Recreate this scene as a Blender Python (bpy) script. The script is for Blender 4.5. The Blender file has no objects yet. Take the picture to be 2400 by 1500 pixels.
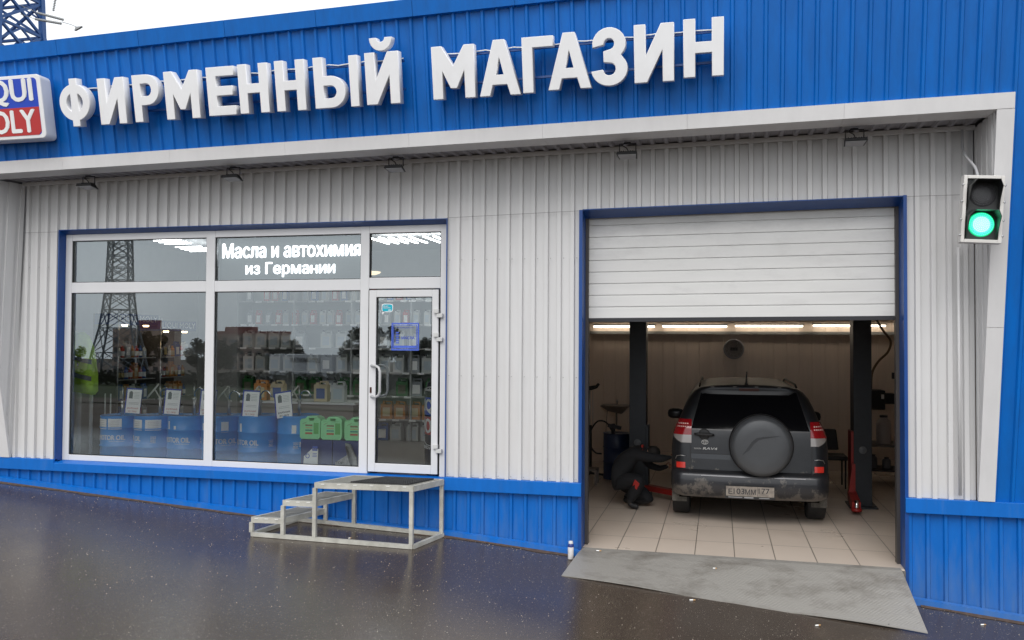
import bpy, bmesh, math, random
from mathutils import Vector, Matrix
random.seed(7)
C = bpy.context.scene
PI = math.pi
R_ = math.radians

# ---------------------------------------------------------------- camera
def make_camera():
    yaw, pitch, roll = -0.2378, 0.0253, 0.0058
    f = Vector((math.sin(yaw)*math.cos(pitch), math.cos(yaw)*math.cos(pitch), math.sin(pitch)))
    r = Vector((math.cos(yaw), -math.sin(yaw), 0)); u = r.cross(f)
    r2 = math.cos(roll)*r + math.sin(roll)*u; u2 = -math.sin(roll)*r + math.cos(roll)*u
    cam = bpy.data.cameras.new('camera'); o = bpy.data.objects.new('camera', cam)
    C.collection.objects.link(o)
    m = Matrix(((r2.x, u2.x, -f.x, 1.3233), (r2.y, u2.y, -f.y, -8.4426), (r2.z, u2.z, -f.z, 2.0568), (0, 0, 0, 1)))
    o.matrix_world = m
    cam.sensor_width = 36; cam.lens = 1997.1/2400*36; cam.clip_start = .05; cam.clip_end = 3000
    C.camera = o
make_camera()

# ---------------------------------------------------------------- world and sun (overcast, raining)
SUN_EL, SUN_AZ = R_(48), R_(184)
def make_world():
    w = bpy.data.worlds.new('World'); C.world = w; w.use_nodes = True
    nt = w.node_tree; nt.nodes.clear()
    sky = nt.nodes.new('ShaderNodeTexSky'); sky.sky_type = 'NISHITA'; sky.sun_disc = False
    sky.sun_elevation = SUN_EL; sky.sun_rotation = SUN_AZ; sky.dust_density = 4; sky.air_density = 1.5
    hs = nt.nodes.new('ShaderNodeHueSaturation'); hs.inputs['Saturation'].default_value = .12
    mx = nt.nodes.new('ShaderNodeMix'); mx.data_type = 'RGBA'; mx.inputs[0].default_value = .75
    mx.inputs[7].default_value = (10.6, 11.0, 11.5, 1)          # the cloud layer
    bg = nt.nodes.new('ShaderNodeBackground'); bg.inputs[1].default_value = .098
    out = nt.nodes.new('ShaderNodeOutputWorld')
    nt.links.new(sky.outputs[0], hs.inputs['Color']); nt.links.new(hs.outputs[0], mx.inputs[6])
    nt.links.new(mx.outputs[2], bg.inputs[0]); nt.links.new(bg.outputs[0], out.inputs[0])
    L = bpy.data.lights.new('sun', 'SUN'); L.energy = 1.35; L.angle = R_(45); L.color = (1, .97, .94)
    o = bpy.data.objects.new('sun', L); C.collection.objects.link(o)
    d = Vector((math.sin(SUN_AZ)*math.cos(SUN_EL), math.cos(SUN_AZ)*math.cos(SUN_EL), math.sin(SUN_EL)))
    o.rotation_euler = d.to_track_quat('Z', 'Y').to_euler()
make_world()
C.view_settings.view_transform = 'Standard'; C.view_settings.look = 'None'
C.view_settings.gamma = 1; C.view_settings.exposure = .42
C.render.engine = 'CYCLES'
C.cycles.max_bounces = 8; C.cycles.transparent_max_bounces = 12

# ---------------------------------------------------------------- materials
MATS = {}
def mat(name, col=(.5, .5, .5), rough=.5, metal=0, var=0, vscale=8, bump=0, bscale=60, coat=0, emit=None, estr=0, spec=.5, col2=None, stretch=None, rvar=0):
    if name in MATS: return MATS[name]
    m = bpy.data.materials.new(name); m.use_nodes = True; nt = m.node_tree
    b = nt.nodes['Principled BSDF']
    b.inputs['Base Color'].default_value = (*col, 1); b.inputs['Roughness'].default_value = rough
    b.inputs['Metallic'].default_value = metal; b.inputs['Coat Weight'].default_value = coat
    b.inputs['Coat Roughness'].default_value = .06
    b.inputs['Specular IOR Level'].default_value = spec
    if emit: b.inputs['Emission Color'].default_value = (*emit, 1); b.inputs['Emission Strength'].default_value = estr
    if var or bump or rvar:
        tc = nt.nodes.new('ShaderNodeTexCoord'); mp = nt.nodes.new('ShaderNodeMapping')
        nt.links.new(tc.outputs['Object'], mp.inputs[0])
        if stretch: mp.inputs['Scale'].default_value = stretch
    if var or rvar:
        n = nt.nodes.new('ShaderNodeTexNoise'); n.inputs['Scale'].default_value = vscale; n.inputs['Detail'].default_value = 6
        n.inputs['Roughness'].default_value = .65
        nt.links.new(mp.outputs[0], n.inputs['Vector'])
    if var:
        c2 = col2 or tuple(c*(1-var) for c in col)
        r = nt.nodes.new('ShaderNodeMix'); r.data_type = 'RGBA'
        r.inputs[6].default_value = (*col, 1); r.inputs[7].default_value = (*c2, 1)
        cr = nt.nodes.new('ShaderNodeMapRange'); cr.inputs[1].default_value = .35; cr.inputs[2].default_value = .68
        nt.links.new(n.outputs[0], cr.inputs[0]); nt.links.new(cr.outputs[0], r.inputs[0])
        nt.links.new(r.outputs[2], b.inputs['Base Color'])
    if rvar:
        cr2 = nt.nodes.new('ShaderNodeMapRange'); cr2.inputs[1].default_value = .35; cr2.inputs[2].default_value = .65
        cr2.inputs[3].default_value = max(.02, rough-rvar); cr2.inputs[4].default_value = rough+rvar
        nt.links.new(n.outputs[0], cr2.inputs[0]); nt.links.new(cr2.outputs[0], b.inputs['Roughness'])
    if bump:
        n2 = nt.nodes.new('ShaderNodeTexNoise'); n2.inputs['Scale'].default_value = bscale; n2.inputs['Detail'].default_value = 3
        nt.links.new(mp.outputs[0], n2.inputs['Vector'])
        bp = nt.nodes.new('ShaderNodeBump'); bp.inputs['Strength'].default_value = bump; bp.inputs['Distance'].default_value = .004
        nt.links.new(n2.outputs[0], bp.inputs['Height']); nt.links.new(bp.outputs[0], b.inputs['Normal'])
    MATS[name] = m
    return m

def add_dirt_and_shade(m, z0, z1, col, amount=.6, scale=(9, 9, 1.4), seed=0., lo=.55, hi=.95):
    """mud and rain streaks that cling to the surface: strongest at z0, gone at z1"""
    nt = m.node_tree; b = nt.nodes['Principled BSDF']
    tc = nt.nodes.new('ShaderNodeTexCoord'); mp = nt.nodes.new('ShaderNodeMapping'); mp.inputs['Scale'].default_value = scale
    mp.inputs['Location'].default_value = (seed, 0, 0)
    g = nt.nodes.new('ShaderNodeNewGeometry')
    nt.links.new(g.outputs['Position'], mp.inputs[0])
    n = nt.nodes.new('ShaderNodeTexNoise'); n.inputs['Scale'].default_value = 1; n.inputs['Detail'].default_value = 8; n.inputs['Roughness'].default_value = .7
    nt.links.new(mp.outputs[0], n.inputs['Vector'])
    sp = nt.nodes.new('ShaderNodeSeparateXYZ'); nt.links.new(g.outputs['Position'], sp.inputs[0])
    mr = nt.nodes.new('ShaderNodeMapRange'); mr.inputs[1].default_value = z0; mr.inputs[2].default_value = z1; mr.inputs[3].default_value = .32; mr.inputs[4].default_value = .0
    nt.links.new(sp.outputs[2], mr.inputs[0])
    ad = nt.nodes.new('ShaderNodeMath'); ad.operation = 'ADD'; nt.links.new(n.outputs[0], ad.inputs[0]); nt.links.new(mr.outputs[0], ad.inputs[1])
    m2 = nt.nodes.new('ShaderNodeMapRange'); m2.inputs[1].default_value = lo; m2.inputs[2].default_value = hi; m2.inputs[3].default_value = 0; m2.inputs[4].default_value = amount
    nt.links.new(ad.outputs[0], m2.inputs[0])
    mx = nt.nodes.new('ShaderNodeMix'); mx.data_type = 'RGBA'; mx.inputs[7].default_value = (*col, 1)
    src = b.inputs['Base Color'].links[0].from_socket if b.inputs['Base Color'].links else None
    if src: nt.links.new(src, mx.inputs[6])
    else: mx.inputs[6].default_value = b.inputs['Base Color'].default_value
    nt.links.new(m2.outputs[0], mx.inputs[0]); nt.links.new(mx.outputs[2], b.inputs['Base Color'])

BLUE = mat('blue_painted_steel', (.001, .135, .51), .42, spec=.3, var=.22, vscale=1.6, stretch=(5, 5, .6), bump=.15, bscale=25, rvar=.08)
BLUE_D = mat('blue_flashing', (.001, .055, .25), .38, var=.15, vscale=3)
BLUE_P = mat('blue_plinth_steel', (.001, .125, .48), .42, spec=.3, var=.12, vscale=3, stretch=(4, 4, .7), bump=.12, bscale=25)
add_dirt_and_shade(BLUE_P, -.35, .45, (.10, .17, .30), .55)
GREY = mat('light_grey_cladding', (.62, .615, .615), .42, var=.08, vscale=1.2, stretch=(6, 6, .5), bump=.08, bscale=20)
add_dirt_and_shade(GREY, .6, 2.2, (.46, .43, .40), .22, (7, 7, 1))
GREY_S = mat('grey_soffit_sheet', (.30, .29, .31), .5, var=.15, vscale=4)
WHITE_T = mat('white_trim_steel', (.66, .65, .65), .38, var=.07, vscale=2, stretch=(3, 3, 1))
FRAME = mat('light_grey_window_profile', (.64, .64, .65), .35, var=.04, vscale=3)
SIGNW = mat('white_sign_acrylic', (.83, .83, .84), .3, var=.04, vscale=3)
add_dirt_and_shade(SIGNW, 4.0, 4.7, (.5, .48, .47), .3, (4, 4, 2))
SHUT = mat('shutter_panel', (.67, .665, .65), .42, var=.07, vscale=1.5, stretch=(.7, 1, 5), bump=.1, bscale=30)
add_dirt_and_shade(SHUT, 4.6, 2.6, (.38, .37, .37), .5, (3, 3, 8), 4)  # streaks plus the shutter's upper shade, painted darker towards the top
BLACK = mat('black_rubber', (.012, .012, .013), .6)
DARK = mat('dark_metal', (.03, .03, .035), .5, .3)
STEEL = mat('brushed_steel', (.55, .55, .55), .3, .9)
CHROME = mat('chrome', (.8, .8, .8), .12, 1)
GALV = mat('painted_step_steel', (.50, .49, .44), .42, .0, var=.22, vscale=7, col2=(.33, .32, .28), bump=.2, bscale=50)
WHITEP = mat('white_plastic', (.72, .72, .70), .4)
PAPER = mat('white_paper', (.88, .88, .86), .7)
TXT_W = mat('white_print', (.80, .80, .80), .5)
TXT_K = mat('black_print', (.02, .02, .025), .5)
TXT_R = mat('red_print', (.55, .08, .06), .5)
GREEND = mat('dark_green_plastic', (.03, .16, .04), .35, var=.2)
GREENL = mat('light_green_plastic', (.34, .86, .42), .35, var=.10, vscale=5)
ROOM = mat('shop_wall_paint', (.55, .55, .53), .7, var=.05)
ROOMF = mat('shop_floor_tile', (.30, .28, .25), .35, var=.1)
SHELF = mat('shelf_metal', (.35, .35, .34), .5)
NAVY = mat('navy_plastic', (.01, .03, .18), .4)
DRUM = mat('blue_drum_paint', (.03, .31, .80), .33, var=.15, vscale=3)
GWALL = mat('garage_wall_panel', (.80, .67, .56), .55, var=.10, vscale=2, stretch=(4, 4, .4))
TUBE = mat('lit_tube', (.9, .9, .9), .5, emit=(1, .88, .72), estr=5.5)
TUBEW = mat('lit_tube_cool', (.9, .9, .9), .5, emit=(.95, .98, 1), estr=8)
LEDW = mat('led_text', (.9, .9, .9), .5, emit=(.93, .96, 1), estr=1.6)
SPOT = mat('warm_spot', (.9, .8, .6), .5, emit=(1, .72, .38), estr=9)
CARP = mat('gunmetal_car_paint', (.013, .015, .019), .40, .25, coat=.25, var=.25, vscale=6)
add_dirt_and_shade(CARP, .45, .85, (.15, .13, .11), .6, (6, 6, 4), 3, .74, .80)
CARB = mat('bumper_paint', (.018, .019, .023), .4, .3, coat=.4)
add_dirt_and_shade(CARB, .25, .75, (.13, .115, .10), .7, (6, 6, 5), 9, .70, .78)
COVER = mat('spare_cover_plastic', (.070, .074, .080), .42, .2, var=.15, vscale=4)
CGLASS = mat('dark_car_glass', (.004, .004, .005), .08, spec=.5)
REDL = mat('red_lamp_plastic', (.26, .006, .010), .15, coat=.6)
CLEARL = mat('clear_lamp_plastic', (.30, .28, .27), .2, .2, coat=.5)
REDP = mat('red_painted_steel', (.30, .016, .012), .45, var=.3)
RAMPM = None
LIFTM = mat('dark_blue_grey_steel', (.030, .036, .045), .45, .2, var=.2)
OVERALL = mat('black_workwear', (.006, .0065, .009), .85, var=.3, vscale=14, bump=.4, bscale=30)
SKIN = mat('skin', (.35, .19, .13), .55)

def tile_mat(name, c1, c2, sx, sy, mortar, rough, rv=0, ms=.012):
    m = mat(name, c1, rough, var=.01); nt = m.node_tree; b = nt.nodes['Principled BSDF']
    g = nt.nodes.new('ShaderNodeNewGeometry'); br = nt.nodes.new('ShaderNodeTexBrick')
    br.offset = 0; br.inputs['Color1'].default_value = (*c1, 1); br.inputs['Color2'].default_value = (*c2, 1)
    br.inputs['Mortar'].default_value = (*mortar, 1); br.inputs['Scale'].default_value = 1
    br.inputs['Mortar Size'].default_value = ms; br.inputs['Brick Width'].default_value = sx; br.inputs['Row Height'].default_value = sy
    br.inputs['Mortar Smooth'].default_value = .2
    mp = nt.nodes.new('ShaderNodeMapping'); mp.inputs['Location'].default_value = (.03, .08, 0)
    nt.links.new(g.outputs['Position'], mp.inputs[0]); nt.links.new(mp.outputs[0], br.inputs['Vector'])
    n = nt.nodes.new('ShaderNodeTexNoise'); n.inputs['Scale'].default_value = 1.1; n.inputs['Detail'].default_value = 7
    nt.links.new(g.outputs['Position'], n.inputs['Vector'])
    mr = nt.nodes.new('ShaderNodeMapRange'); mr.inputs[1].default_value = .48; mr.inputs[2].default_value = .8; mr.inputs[4].default_value = .35
    nt.links.new(n.outputs[0], mr.inputs[0])
    mx = nt.nodes.new('ShaderNodeMix'); mx.data_type = 'RGBA'; mx.inputs[7].default_value = (c1[0]*.55, c1[1]*.5, c1[2]*.46, 1)
    nt.links.new(mr.outputs[0], mx.inputs[0]); nt.links.new(br.outputs[0], mx.inputs[6]); nt.links.new(mx.outputs[2], b.inputs['Base Color'])
    mr2 = nt.nodes.new('ShaderNodeMapRange'); mr2.inputs[3].default_value = max(.03, rough-rv); mr2.inputs[4].default_value = rough+rv
    nt.links.new(n.outputs[0], mr2.inputs[0]); nt.links.new(mr2.outputs[0], b.inputs['Roughness'])
    return m
GTILE = tile_mat('garage_floor_tile', (.60, .51, .43), (.58, .495, .42), .376, .752, (.15, .13, .11), .30, .10, .005)

def glass_mat():
    m = bpy.data.materials.new('window_glass'); m.use_nodes = True; nt = m.node_tree; nt.nodes.clear()
    tr = nt.nodes.new('ShaderNodeBsdfTransparent'); tr.inputs[0].default_value = (.98, 1, .99, 1)
    gl = nt.nodes.new('ShaderNodeBsdfGlossy'); gl.inputs['Roughness'].default_value = 0.0; gl.inputs[0].default_value = (.84, .93, .97, 1)
    fr = nt.nodes.new('ShaderNodeFresnel'); fr.inputs[0].default_value = 1.5
    mu = nt.nodes.new('ShaderNodeMath'); mu.operation = 'MULTIPLY'; mu.inputs[1].default_value = 5.6; mu.use_clamp = True
    mx = nt.nodes.new('ShaderNodeMixShader'); out = nt.nodes.new('ShaderNodeOutputMaterial')
    nt.links.new(fr.outputs[0], mu.inputs[0]); nt.links.new(mu.outputs[0], mx.inputs[0])
    nt.links.new(tr.outputs[0], mx.inputs[1]); nt.links.new(gl.outputs[0], mx.inputs[2]); nt.links.new(mx.outputs[0], out.inputs[0])
    return m
GLASS = glass_mat()

def asphalt_mat():
    m = bpy.data.materials.new('wet_asphalt'); m.use_nodes = True; nt = m.node_tree; b = nt.nodes['Principled BSDF']
    g = nt.nodes.new('ShaderNodeNewGeometry')
    def noise(s, d, r=.6):
        n = nt.nodes.new('ShaderNodeTexNoise'); n.inputs['Scale'].default_value = s; n.inputs['Detail'].default_value = d; n.inputs['Roughness'].default_value = r
        nt.links.new(g.outputs['Position'], n.inputs['Vector']); return n
    big = noise(.8, 3, .5); fine = noise(170, 3, .75); mid = noise(40, 3)
    vo = nt.nodes.new('ShaderNodeTexVoronoi'); vo.inputs['Scale'].default_value = 120; nt.links.new(g.outputs['Position'], vo.inputs['Vector'])
    def mr(src, a, b_, c, d):
        x = nt.nodes.new('ShaderNodeMapRange'); x.inputs[1].default_value = a; x.inputs[2].default_value = b_; x.inputs[3].default_value = c; x.inputs[4].default_value = d
        nt.links.new(src, x.inputs[0]); return x.outputs[0]
    mx = nt.nodes.new('ShaderNodeMix'); mx.data_type = 'RGBA'; mx.inputs[6].default_value = (.036, .027, .021, 1); mx.inputs[7].default_value = (.090, .070, .055, 1)
    nt.links.new(mr(fine.outputs[0], .35, .7, 0, 1), mx.inputs[0])
    # pale chips of aggregate
    mc = nt.nodes.new('ShaderNodeMix'); mc.data_type = 'RGBA'; mc.inputs[7].default_value = (.42, .38, .34, 1)
    wn = nt.nodes.new('ShaderNodeMath'); wn.operation = 'MULTIPLY'
    sp = nt.nodes.new('ShaderNodeSeparateColor'); nt.links.new(vo.outputs['Color'], sp.inputs[0])
    nt.links.new(mr(vo.outputs['Distance'], .28, .40, 1, 0), wn.inputs[0]); nt.links.new(mr(sp.outputs[0], .955, .975, 0, .9), wn.inputs[1])
    nt.links.new(wn.outputs[0], mc.inputs[0]); nt.links.new(mx.outputs[2], mc.inputs[6]); nt.links.new(mc.outputs[2], b.inputs['Base Color'])
    ro = nt.nodes.new('ShaderNodeMath'); ro.operation = 'ADD'
    spx = nt.nodes.new('ShaderNodeSeparateXYZ'); nt.links.new(g.outputs['Position'], spx.inputs[0])
    nt.links.new(mr(spx.outputs[1], -5.5, -3.4, .04, .45), b.inputs['Specular IOR Level'])
    r3 = nt.nodes.new('ShaderNodeMath'); r3.operation = 'ADD'
    nt.links.new(mr(big.outputs[0], .35, .65, .12, .23), ro.inputs[0]); nt.links.new(mr(mid.outputs[0], .3, .7, -.02, .05), ro.inputs[1])
    nt.links.new(ro.outputs[0], r3.inputs[0]); nt.links.new(mr(spx.outputs[1], -5.5, -3.4, .5, 0), r3.inputs[1]); nt.links.new(r3.outputs[0], b.inputs['Roughness'])
    bp = nt.nodes.new('ShaderNodeBump'); bp.inputs['Distance'].default_value = .002
    nt.links.new(mr(big.outputs[0], .35, .65, .22, .40), bp.inputs['Strength'])
    nt.links.new(vo.outputs['Distance'], bp.inputs['Height']); nt.links.new(bp.outputs[0], b.inputs['Normal'])
    return m
ASPH = asphalt_mat()

def ramp_mat():
    m = bpy.data.materials.new('checker_plate'); m.use_nodes = True; nt = m.node_tree; b = nt.nodes['Principled BSDF']
    g = nt.nodes.new('ShaderNodeNewGeometry'); mp = nt.nodes.new('ShaderNodeMapping'); mp.inputs['Scale'].default_value = (34, 60, 0); mp.inputs['Rotation'].default_value = (0, 0, .5)
    nt.links.new(g.outputs['Position'], mp.inputs[0])
    ck = nt.nodes.new('ShaderNodeTexVoronoi'); ck.inputs['Scale'].default_value = 1; ck.inputs['Randomness'].default_value = .25; nt.links.new(mp.outputs[0], ck.inputs['Vector'])
    n = nt.nodes.new('ShaderNodeTexNoise'); n.inputs['Scale'].default_value = 2.2; n.inputs['Detail'].default_value = 8; n.inputs['Roughness'].default_value = .7
    mp2 = nt.nodes.new('ShaderNodeMapping'); mp2.inputs['Scale'].default_value = (1, 1.8, 1); nt.links.new(g.outputs['Position'], mp2.inputs[0]); nt.links.new(mp2.outputs[0], n.inputs['Vector'])
    mr = nt.nodes.new('ShaderNodeMapRange'); mr.inputs[1].default_value = .48; mr.inputs[2].default_value = .72; nt.links.new(n.outputs[0], mr.inputs[0])
    mx = nt.nodes.new('ShaderNodeMix'); mx.data_type = 'RGBA'; mx.inputs[6].default_value = (.31, .295, .27, 1); mx.inputs[7].default_value = (.17, .155, .135, 1)
    nt.links.new(mr.outputs[0], mx.inputs[0]); nt.links.new(mx.outputs[2], b.inputs['Base Color'])
    b.inputs['Metallic'].default_value = .25; b.inputs['Roughness'].default_value = .45
    bp = nt.nodes.new('ShaderNodeBump'); bp.inputs['Strength'].default_value = .9; bp.inputs['Distance'].default_value = .004; bp.invert = True
    nt.links.new(ck.outputs['Distance'], bp.inputs['Height']); nt.links.new(bp.outputs[0], b.inputs['Normal'])
    return m
RAMPM = ramp_mat()

# ---------------------------------------------------------------- mesh helpers
class MB:
    def __init__(s): s.v = []; s.f = []; s.mi = []; s.sm = []; s.cur = 0; s.smooth = False
    def add(s, vs, fs):
        n = len(s.v); s.v += [tuple(v) for v in vs]
        for f in fs: s.f.append(tuple(i+n for i in f)); s.mi.append(s.cur); s.sm.append(s.smooth)
        return s
    def box(s, x0, x1, y0, y1, z0, z1):
        return s.add([(x0, y0, z0), (x1, y0, z0), (x1, y1, z0), (x0, y1, z0), (x0, y0, z1), (x1, y0, z1), (x1, y1, z1), (x0, y1, z1)],
                     [(0, 3, 2, 1), (4, 5, 6, 7), (0, 1, 5, 4), (1, 2, 6, 5), (2, 3, 7, 6), (3, 0, 4, 7)])
    def hexa(s, b, t):      # 4 bottom + 4 top corners
        return s.add(list(b)+list(t), [(0, 3, 2, 1), (4, 5, 6, 7), (0, 1, 5, 4), (1, 2, 6, 5), (2, 3, 7, 6), (3, 0, 4, 7)])
    def quad(s, a, b, c, d): return s.add([a, b, c, d], [(0, 1, 2, 3)])
    def bar(s, a, b, w, h=None, up=(0, 0, 1)):
        h = h or w; a = Vector(a); b = Vector(b); d = (b-a).normalized(); u = Vector(up)
        if abs(d.dot(u)) > .95: u = Vector((0, 1, 0))
        r = d.cross(u).normalized()*w/2; u = r.cross(d).normalized()*h/2
        return s.add([a-r-u, a+r-u, a+r+u, a-r+u, b-r-u, b+r-u, b+r+u, b-r+u], [(0, 1, 2, 3), (7, 6, 5, 4), (0, 4, 5, 1), (1, 5, 6, 2), (2, 6, 7, 3), (3, 7, 4, 0)])
    def tube(s, pts, r, n=8, cap=True):
        pts = [Vector(p) for p in pts]; rs = r if isinstance(r, (list, tuple)) else [r]*len(pts)
        rings = []; prev = None
        for i, p in enumerate(pts):
            d = (pts[min(i+1, len(pts)-1)]-pts[max(i-1, 0)]).normalized()
            if prev is None:
                u = Vector((0, 0, 1)) if abs(d.z) < .9 else Vector((1, 0, 0)); a = d.cross(u).normalized()
            else: a = (prev - d*prev.dot(d)).normalized()
            prev = a; b = d.cross(a)
            rings.append([p + (a*math.cos(2*PI*k/n)+b*math.sin(2*PI*k/n))*rs[i] for k in range(n)])
        vs = [v for g in rings for v in g]; fs = []
        for i in range(len(pts)-1):
            for k in range(n): fs.append((i*n+k, i*n+(k+1) % n, (i+1)*n+(k+1) % n, (i+1)*n+k))
        if cap: fs += [tuple(range(n))[::-1], tuple(range((len(pts)-1)*n, len(pts)*n))]
        sm = s.smooth; s.smooth = True; s.add(vs, fs); s.smooth = sm; return s
    def lathe(s, c, prof, n=24, axis='z', a0=0, a1=2*PI):
        full = abs(a1-a0-2*PI) < 1e-6; m = n if full else n+1; vs = []
        for (r, h) in prof:
            for k in range(m):
                a = a0+(a1-a0)*k/n
                if axis == 'z': vs.append((c[0]+r*math.cos(a), c[1]+r*math.sin(a), c[2]+h))
                elif axis == 'y': vs.append((c[0]+r*math.cos(a), c[1]+h, c[2]+r*math.sin(a)))
                else: vs.append((c[0]+h, c[1]+r*math.cos(a), c[2]+r*math.sin(a)))
        fs = []
        for i in range(len(prof)-1):
            for k in range(n):
                k2 = (k+1) % m; fs.append((i*m+k, i*m+k2, (i+1)*m+k2, (i+1)*m+k))
        sm = s.smooth; s.smooth = True; s.add(vs, fs); s.smooth = sm; return s
    def prism(s, poly, f, d0, d1):
        """poly: 2-D points; f(u, v, d) -> 3-D"""
        n = len(poly); vs = [f(u, v, d0) for u, v in poly]+[f(u, v, d1) for u, v in poly]
        fs = [tuple(range(n)), tuple(range(2*n-1, n-1, -1))]+[(i, (i+1) % n, n+(i+1) % n, n+i) for i in range(n)]
        return s.add(vs, fs)
    def build(s, name, m, parent=None, origin=None, bevel=0, fix=True):
        me = bpy.data.meshes.new(name); og = Vector(origin) if origin is not None else Vector((0, 0, 0))
        if parent is not None and origin is None: og = Vector(parent.get('_base', (0, 0, 0)))
        me.from_pydata([tuple(Vector(v)-og) for v in s.v], [], s.f)
        for mm in (m if isinstance(m, (list, tuple)) else [m]): me.materials.append(mm)
        for p, i, q in zip(me.polygons, s.mi, s.sm): p.material_index = i; p.use_smooth = q
        if fix:
            bm = bmesh.new(); bm.from_mesh(me); bmesh.ops.recalc_face_normals(bm, faces=bm.faces); bm.to_mesh(me); bm.free()
        o = bpy.data.objects.new(name, me); C.collection.objects.link(o)
        if parent is not None:
            o.parent = parent
            if origin is None: o['_base'] = tuple(parent.get('_base', (0, 0, 0)))   # same frame as its thing
        else: o.location = og; o['_base'] = tuple(og)
        if bevel:
            bv = o.modifiers.new('bevel', 'BEVEL'); bv.width = bevel; bv.segments = 2; bv.limit_method = 'ANGLE'; bv.angle_limit = R_(40)
        return o

def tag(o, label, cat, group=None, kind=None):
    if label: o['label'] = label
    if cat: o['category'] = cat
    if group: o['group'] = group
    if kind: o['kind'] = kind
    return o
def thing(name, label, cat, loc=(0, 0, 0), group=None, rz=0):
    o = bpy.data.objects.new(name, None); o.empty_display_size = .1; C.collection.objects.link(o)
    o.location = loc; o.rotation_euler = (0, 0, rz); o['_base'] = tuple(loc); return tag(o, label, cat, group)
def local_thing(name, label, cat, loc, group=None, rz=0):      # parts modelled round the origin
    o = thing(name, label, cat, loc, group, rz); o['_base'] = (0., 0., 0.); return o
def dup(root, loc, label=None, rz=None, group=None):
    r = root.copy(); C.collection.objects.link(r); r.location = loc
    if rz is not None: r.rotation_euler = (0, 0, rz)
    if label: r['label'] = label
    if group: r['group'] = group
    for ch in list(root.children):
        c = ch.copy(); C.collection.objects.link(c); c.parent = r
        for g in list(ch.children):
            d = g.copy(); C.collection.objects.link(d); d.parent = c
    return r

def curve_mesh(cu):
    o = bpy.data.objects.new('tmp', cu); C.collection.objects.link(o)
    dg = bpy.context.evaluated_depsgraph_get(); me = bpy.data.meshes.new_from_object(o.evaluated_get(dg))
    bpy.data.objects.remove(o); bpy.data.curves.remove(cu); return me
def text_geo(body, bold=.0, ext=.0, res=3):
    cu = bpy.data.curves.new('t', 'FONT'); cu.body = body.replace('н', 'h').replace('Н', 'H'); cu.small_caps_scale = .74
    for k, ch in enumerate(body): cu.body_format[k].use_small_caps = ch == 'н'
    cu.size = 1; cu.offset = bold; cu.extrude = ext; cu.resolution_u = res
    cu.align_x = 'LEFT'; me = curve_mesh(cu)
    v = [tuple(x.co) for x in me.vertices]; f = [tuple(p.vertices) for p in me.polygons]; bpy.data.meshes.remove(me)
    if not v: return [], []
    x0 = min(a[0] for a in v); x1 = max(a[0] for a in v); y0 = min(a[1] for a in v); y1 = max(a[1] for a in v)
    return [((a[0]-x0)/(x1-x0), (a[1]-y0)/(y1-y0), a[2]) for a in v], f
def add_text(mb, body, fn, w, h, bold=.02):
    """writes body into mb as flat lettering; fn(u, v) -> 3-D with u in 0..w, v in 0..h"""
    v, f = text_geo(body, 0); o = Vector(fn(0, 0)); e = .01
    nrm = (Vector(fn(e, 0))-o).cross(Vector(fn(0, e))-o)
    nrm = nrm.normalized() if nrm.length else Vector((0, -1, 0))
    sh = [(0, 0)] if bold <= 0 else [(0, 0), (bold, 0), (-bold, 0), (0, bold*.6), (0, -bold*.6)]
    for k, (du, dv) in enumerate(sh):
        mb.add([Vector(fn(a[0]*w+du*h, a[1]*h+dv*h))+nrm*.0004*k*max(1, h*6) for a in v], f)
    return mb

def smooth(pts, n=6):
    P = [Vector(p) for p in pts]; P = [P[0]*2-P[1]]+P+[P[-1]*2-P[-2]]; o = []
    for a, b, c, d in zip(P, P[1:], P[2:], P[3:]):
        for k in range(n):
            t = k/n; o.append(.5*((2*b)+(c-a)*t+(2*a-5*b+4*c-d)*t*t+(3*b-a-3*c+d)*t**3))
    return o+[P[-2]]

# ---------------------------------------------------------------- shared shape of the place
def interp(x, pts):
    if x <= pts[0][0]: return pts[0][1]+(x-pts[0][0])*(-.066)
    for (a, b), (c, d) in zip(pts, pts[1:]):
        if x <= c: return b+(d-b)*(x-a)/(c-a)
    return pts[-1][1]+(x-pts[-1][0])*(-.09)
BASE = [(-6.963, .364), (-3.589, .142), (-1.412, .052), (0, -.068), (2.986, -.295), (3.944, -.393)]
def ground_z(x, y):
    b = interp(max(-14, min(9, x)), BASE)
    if y > 0: return b
    s = .085*max(y, -.9)
    if y < -.9: s += .012*(max(y, -14)+.9)
    if y < -14: s += .034*(max(y, -420)+14)
    t = min(1, max(0, (-y-3)/20)); return b*(1-t)+(-.15)*t+s
Z0 = .655                                  # top of the blue plinth
def Yt(z): return -.02-.183*(z-Z0)         # the blue skin leans out over the pavement
def zs(x): return 3.955+.0125*(x+1.4)      # underside of the portal
def zroof(x): return 5.22+.0178*(x+5.93)
PER = .1335; PB = .142

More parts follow.
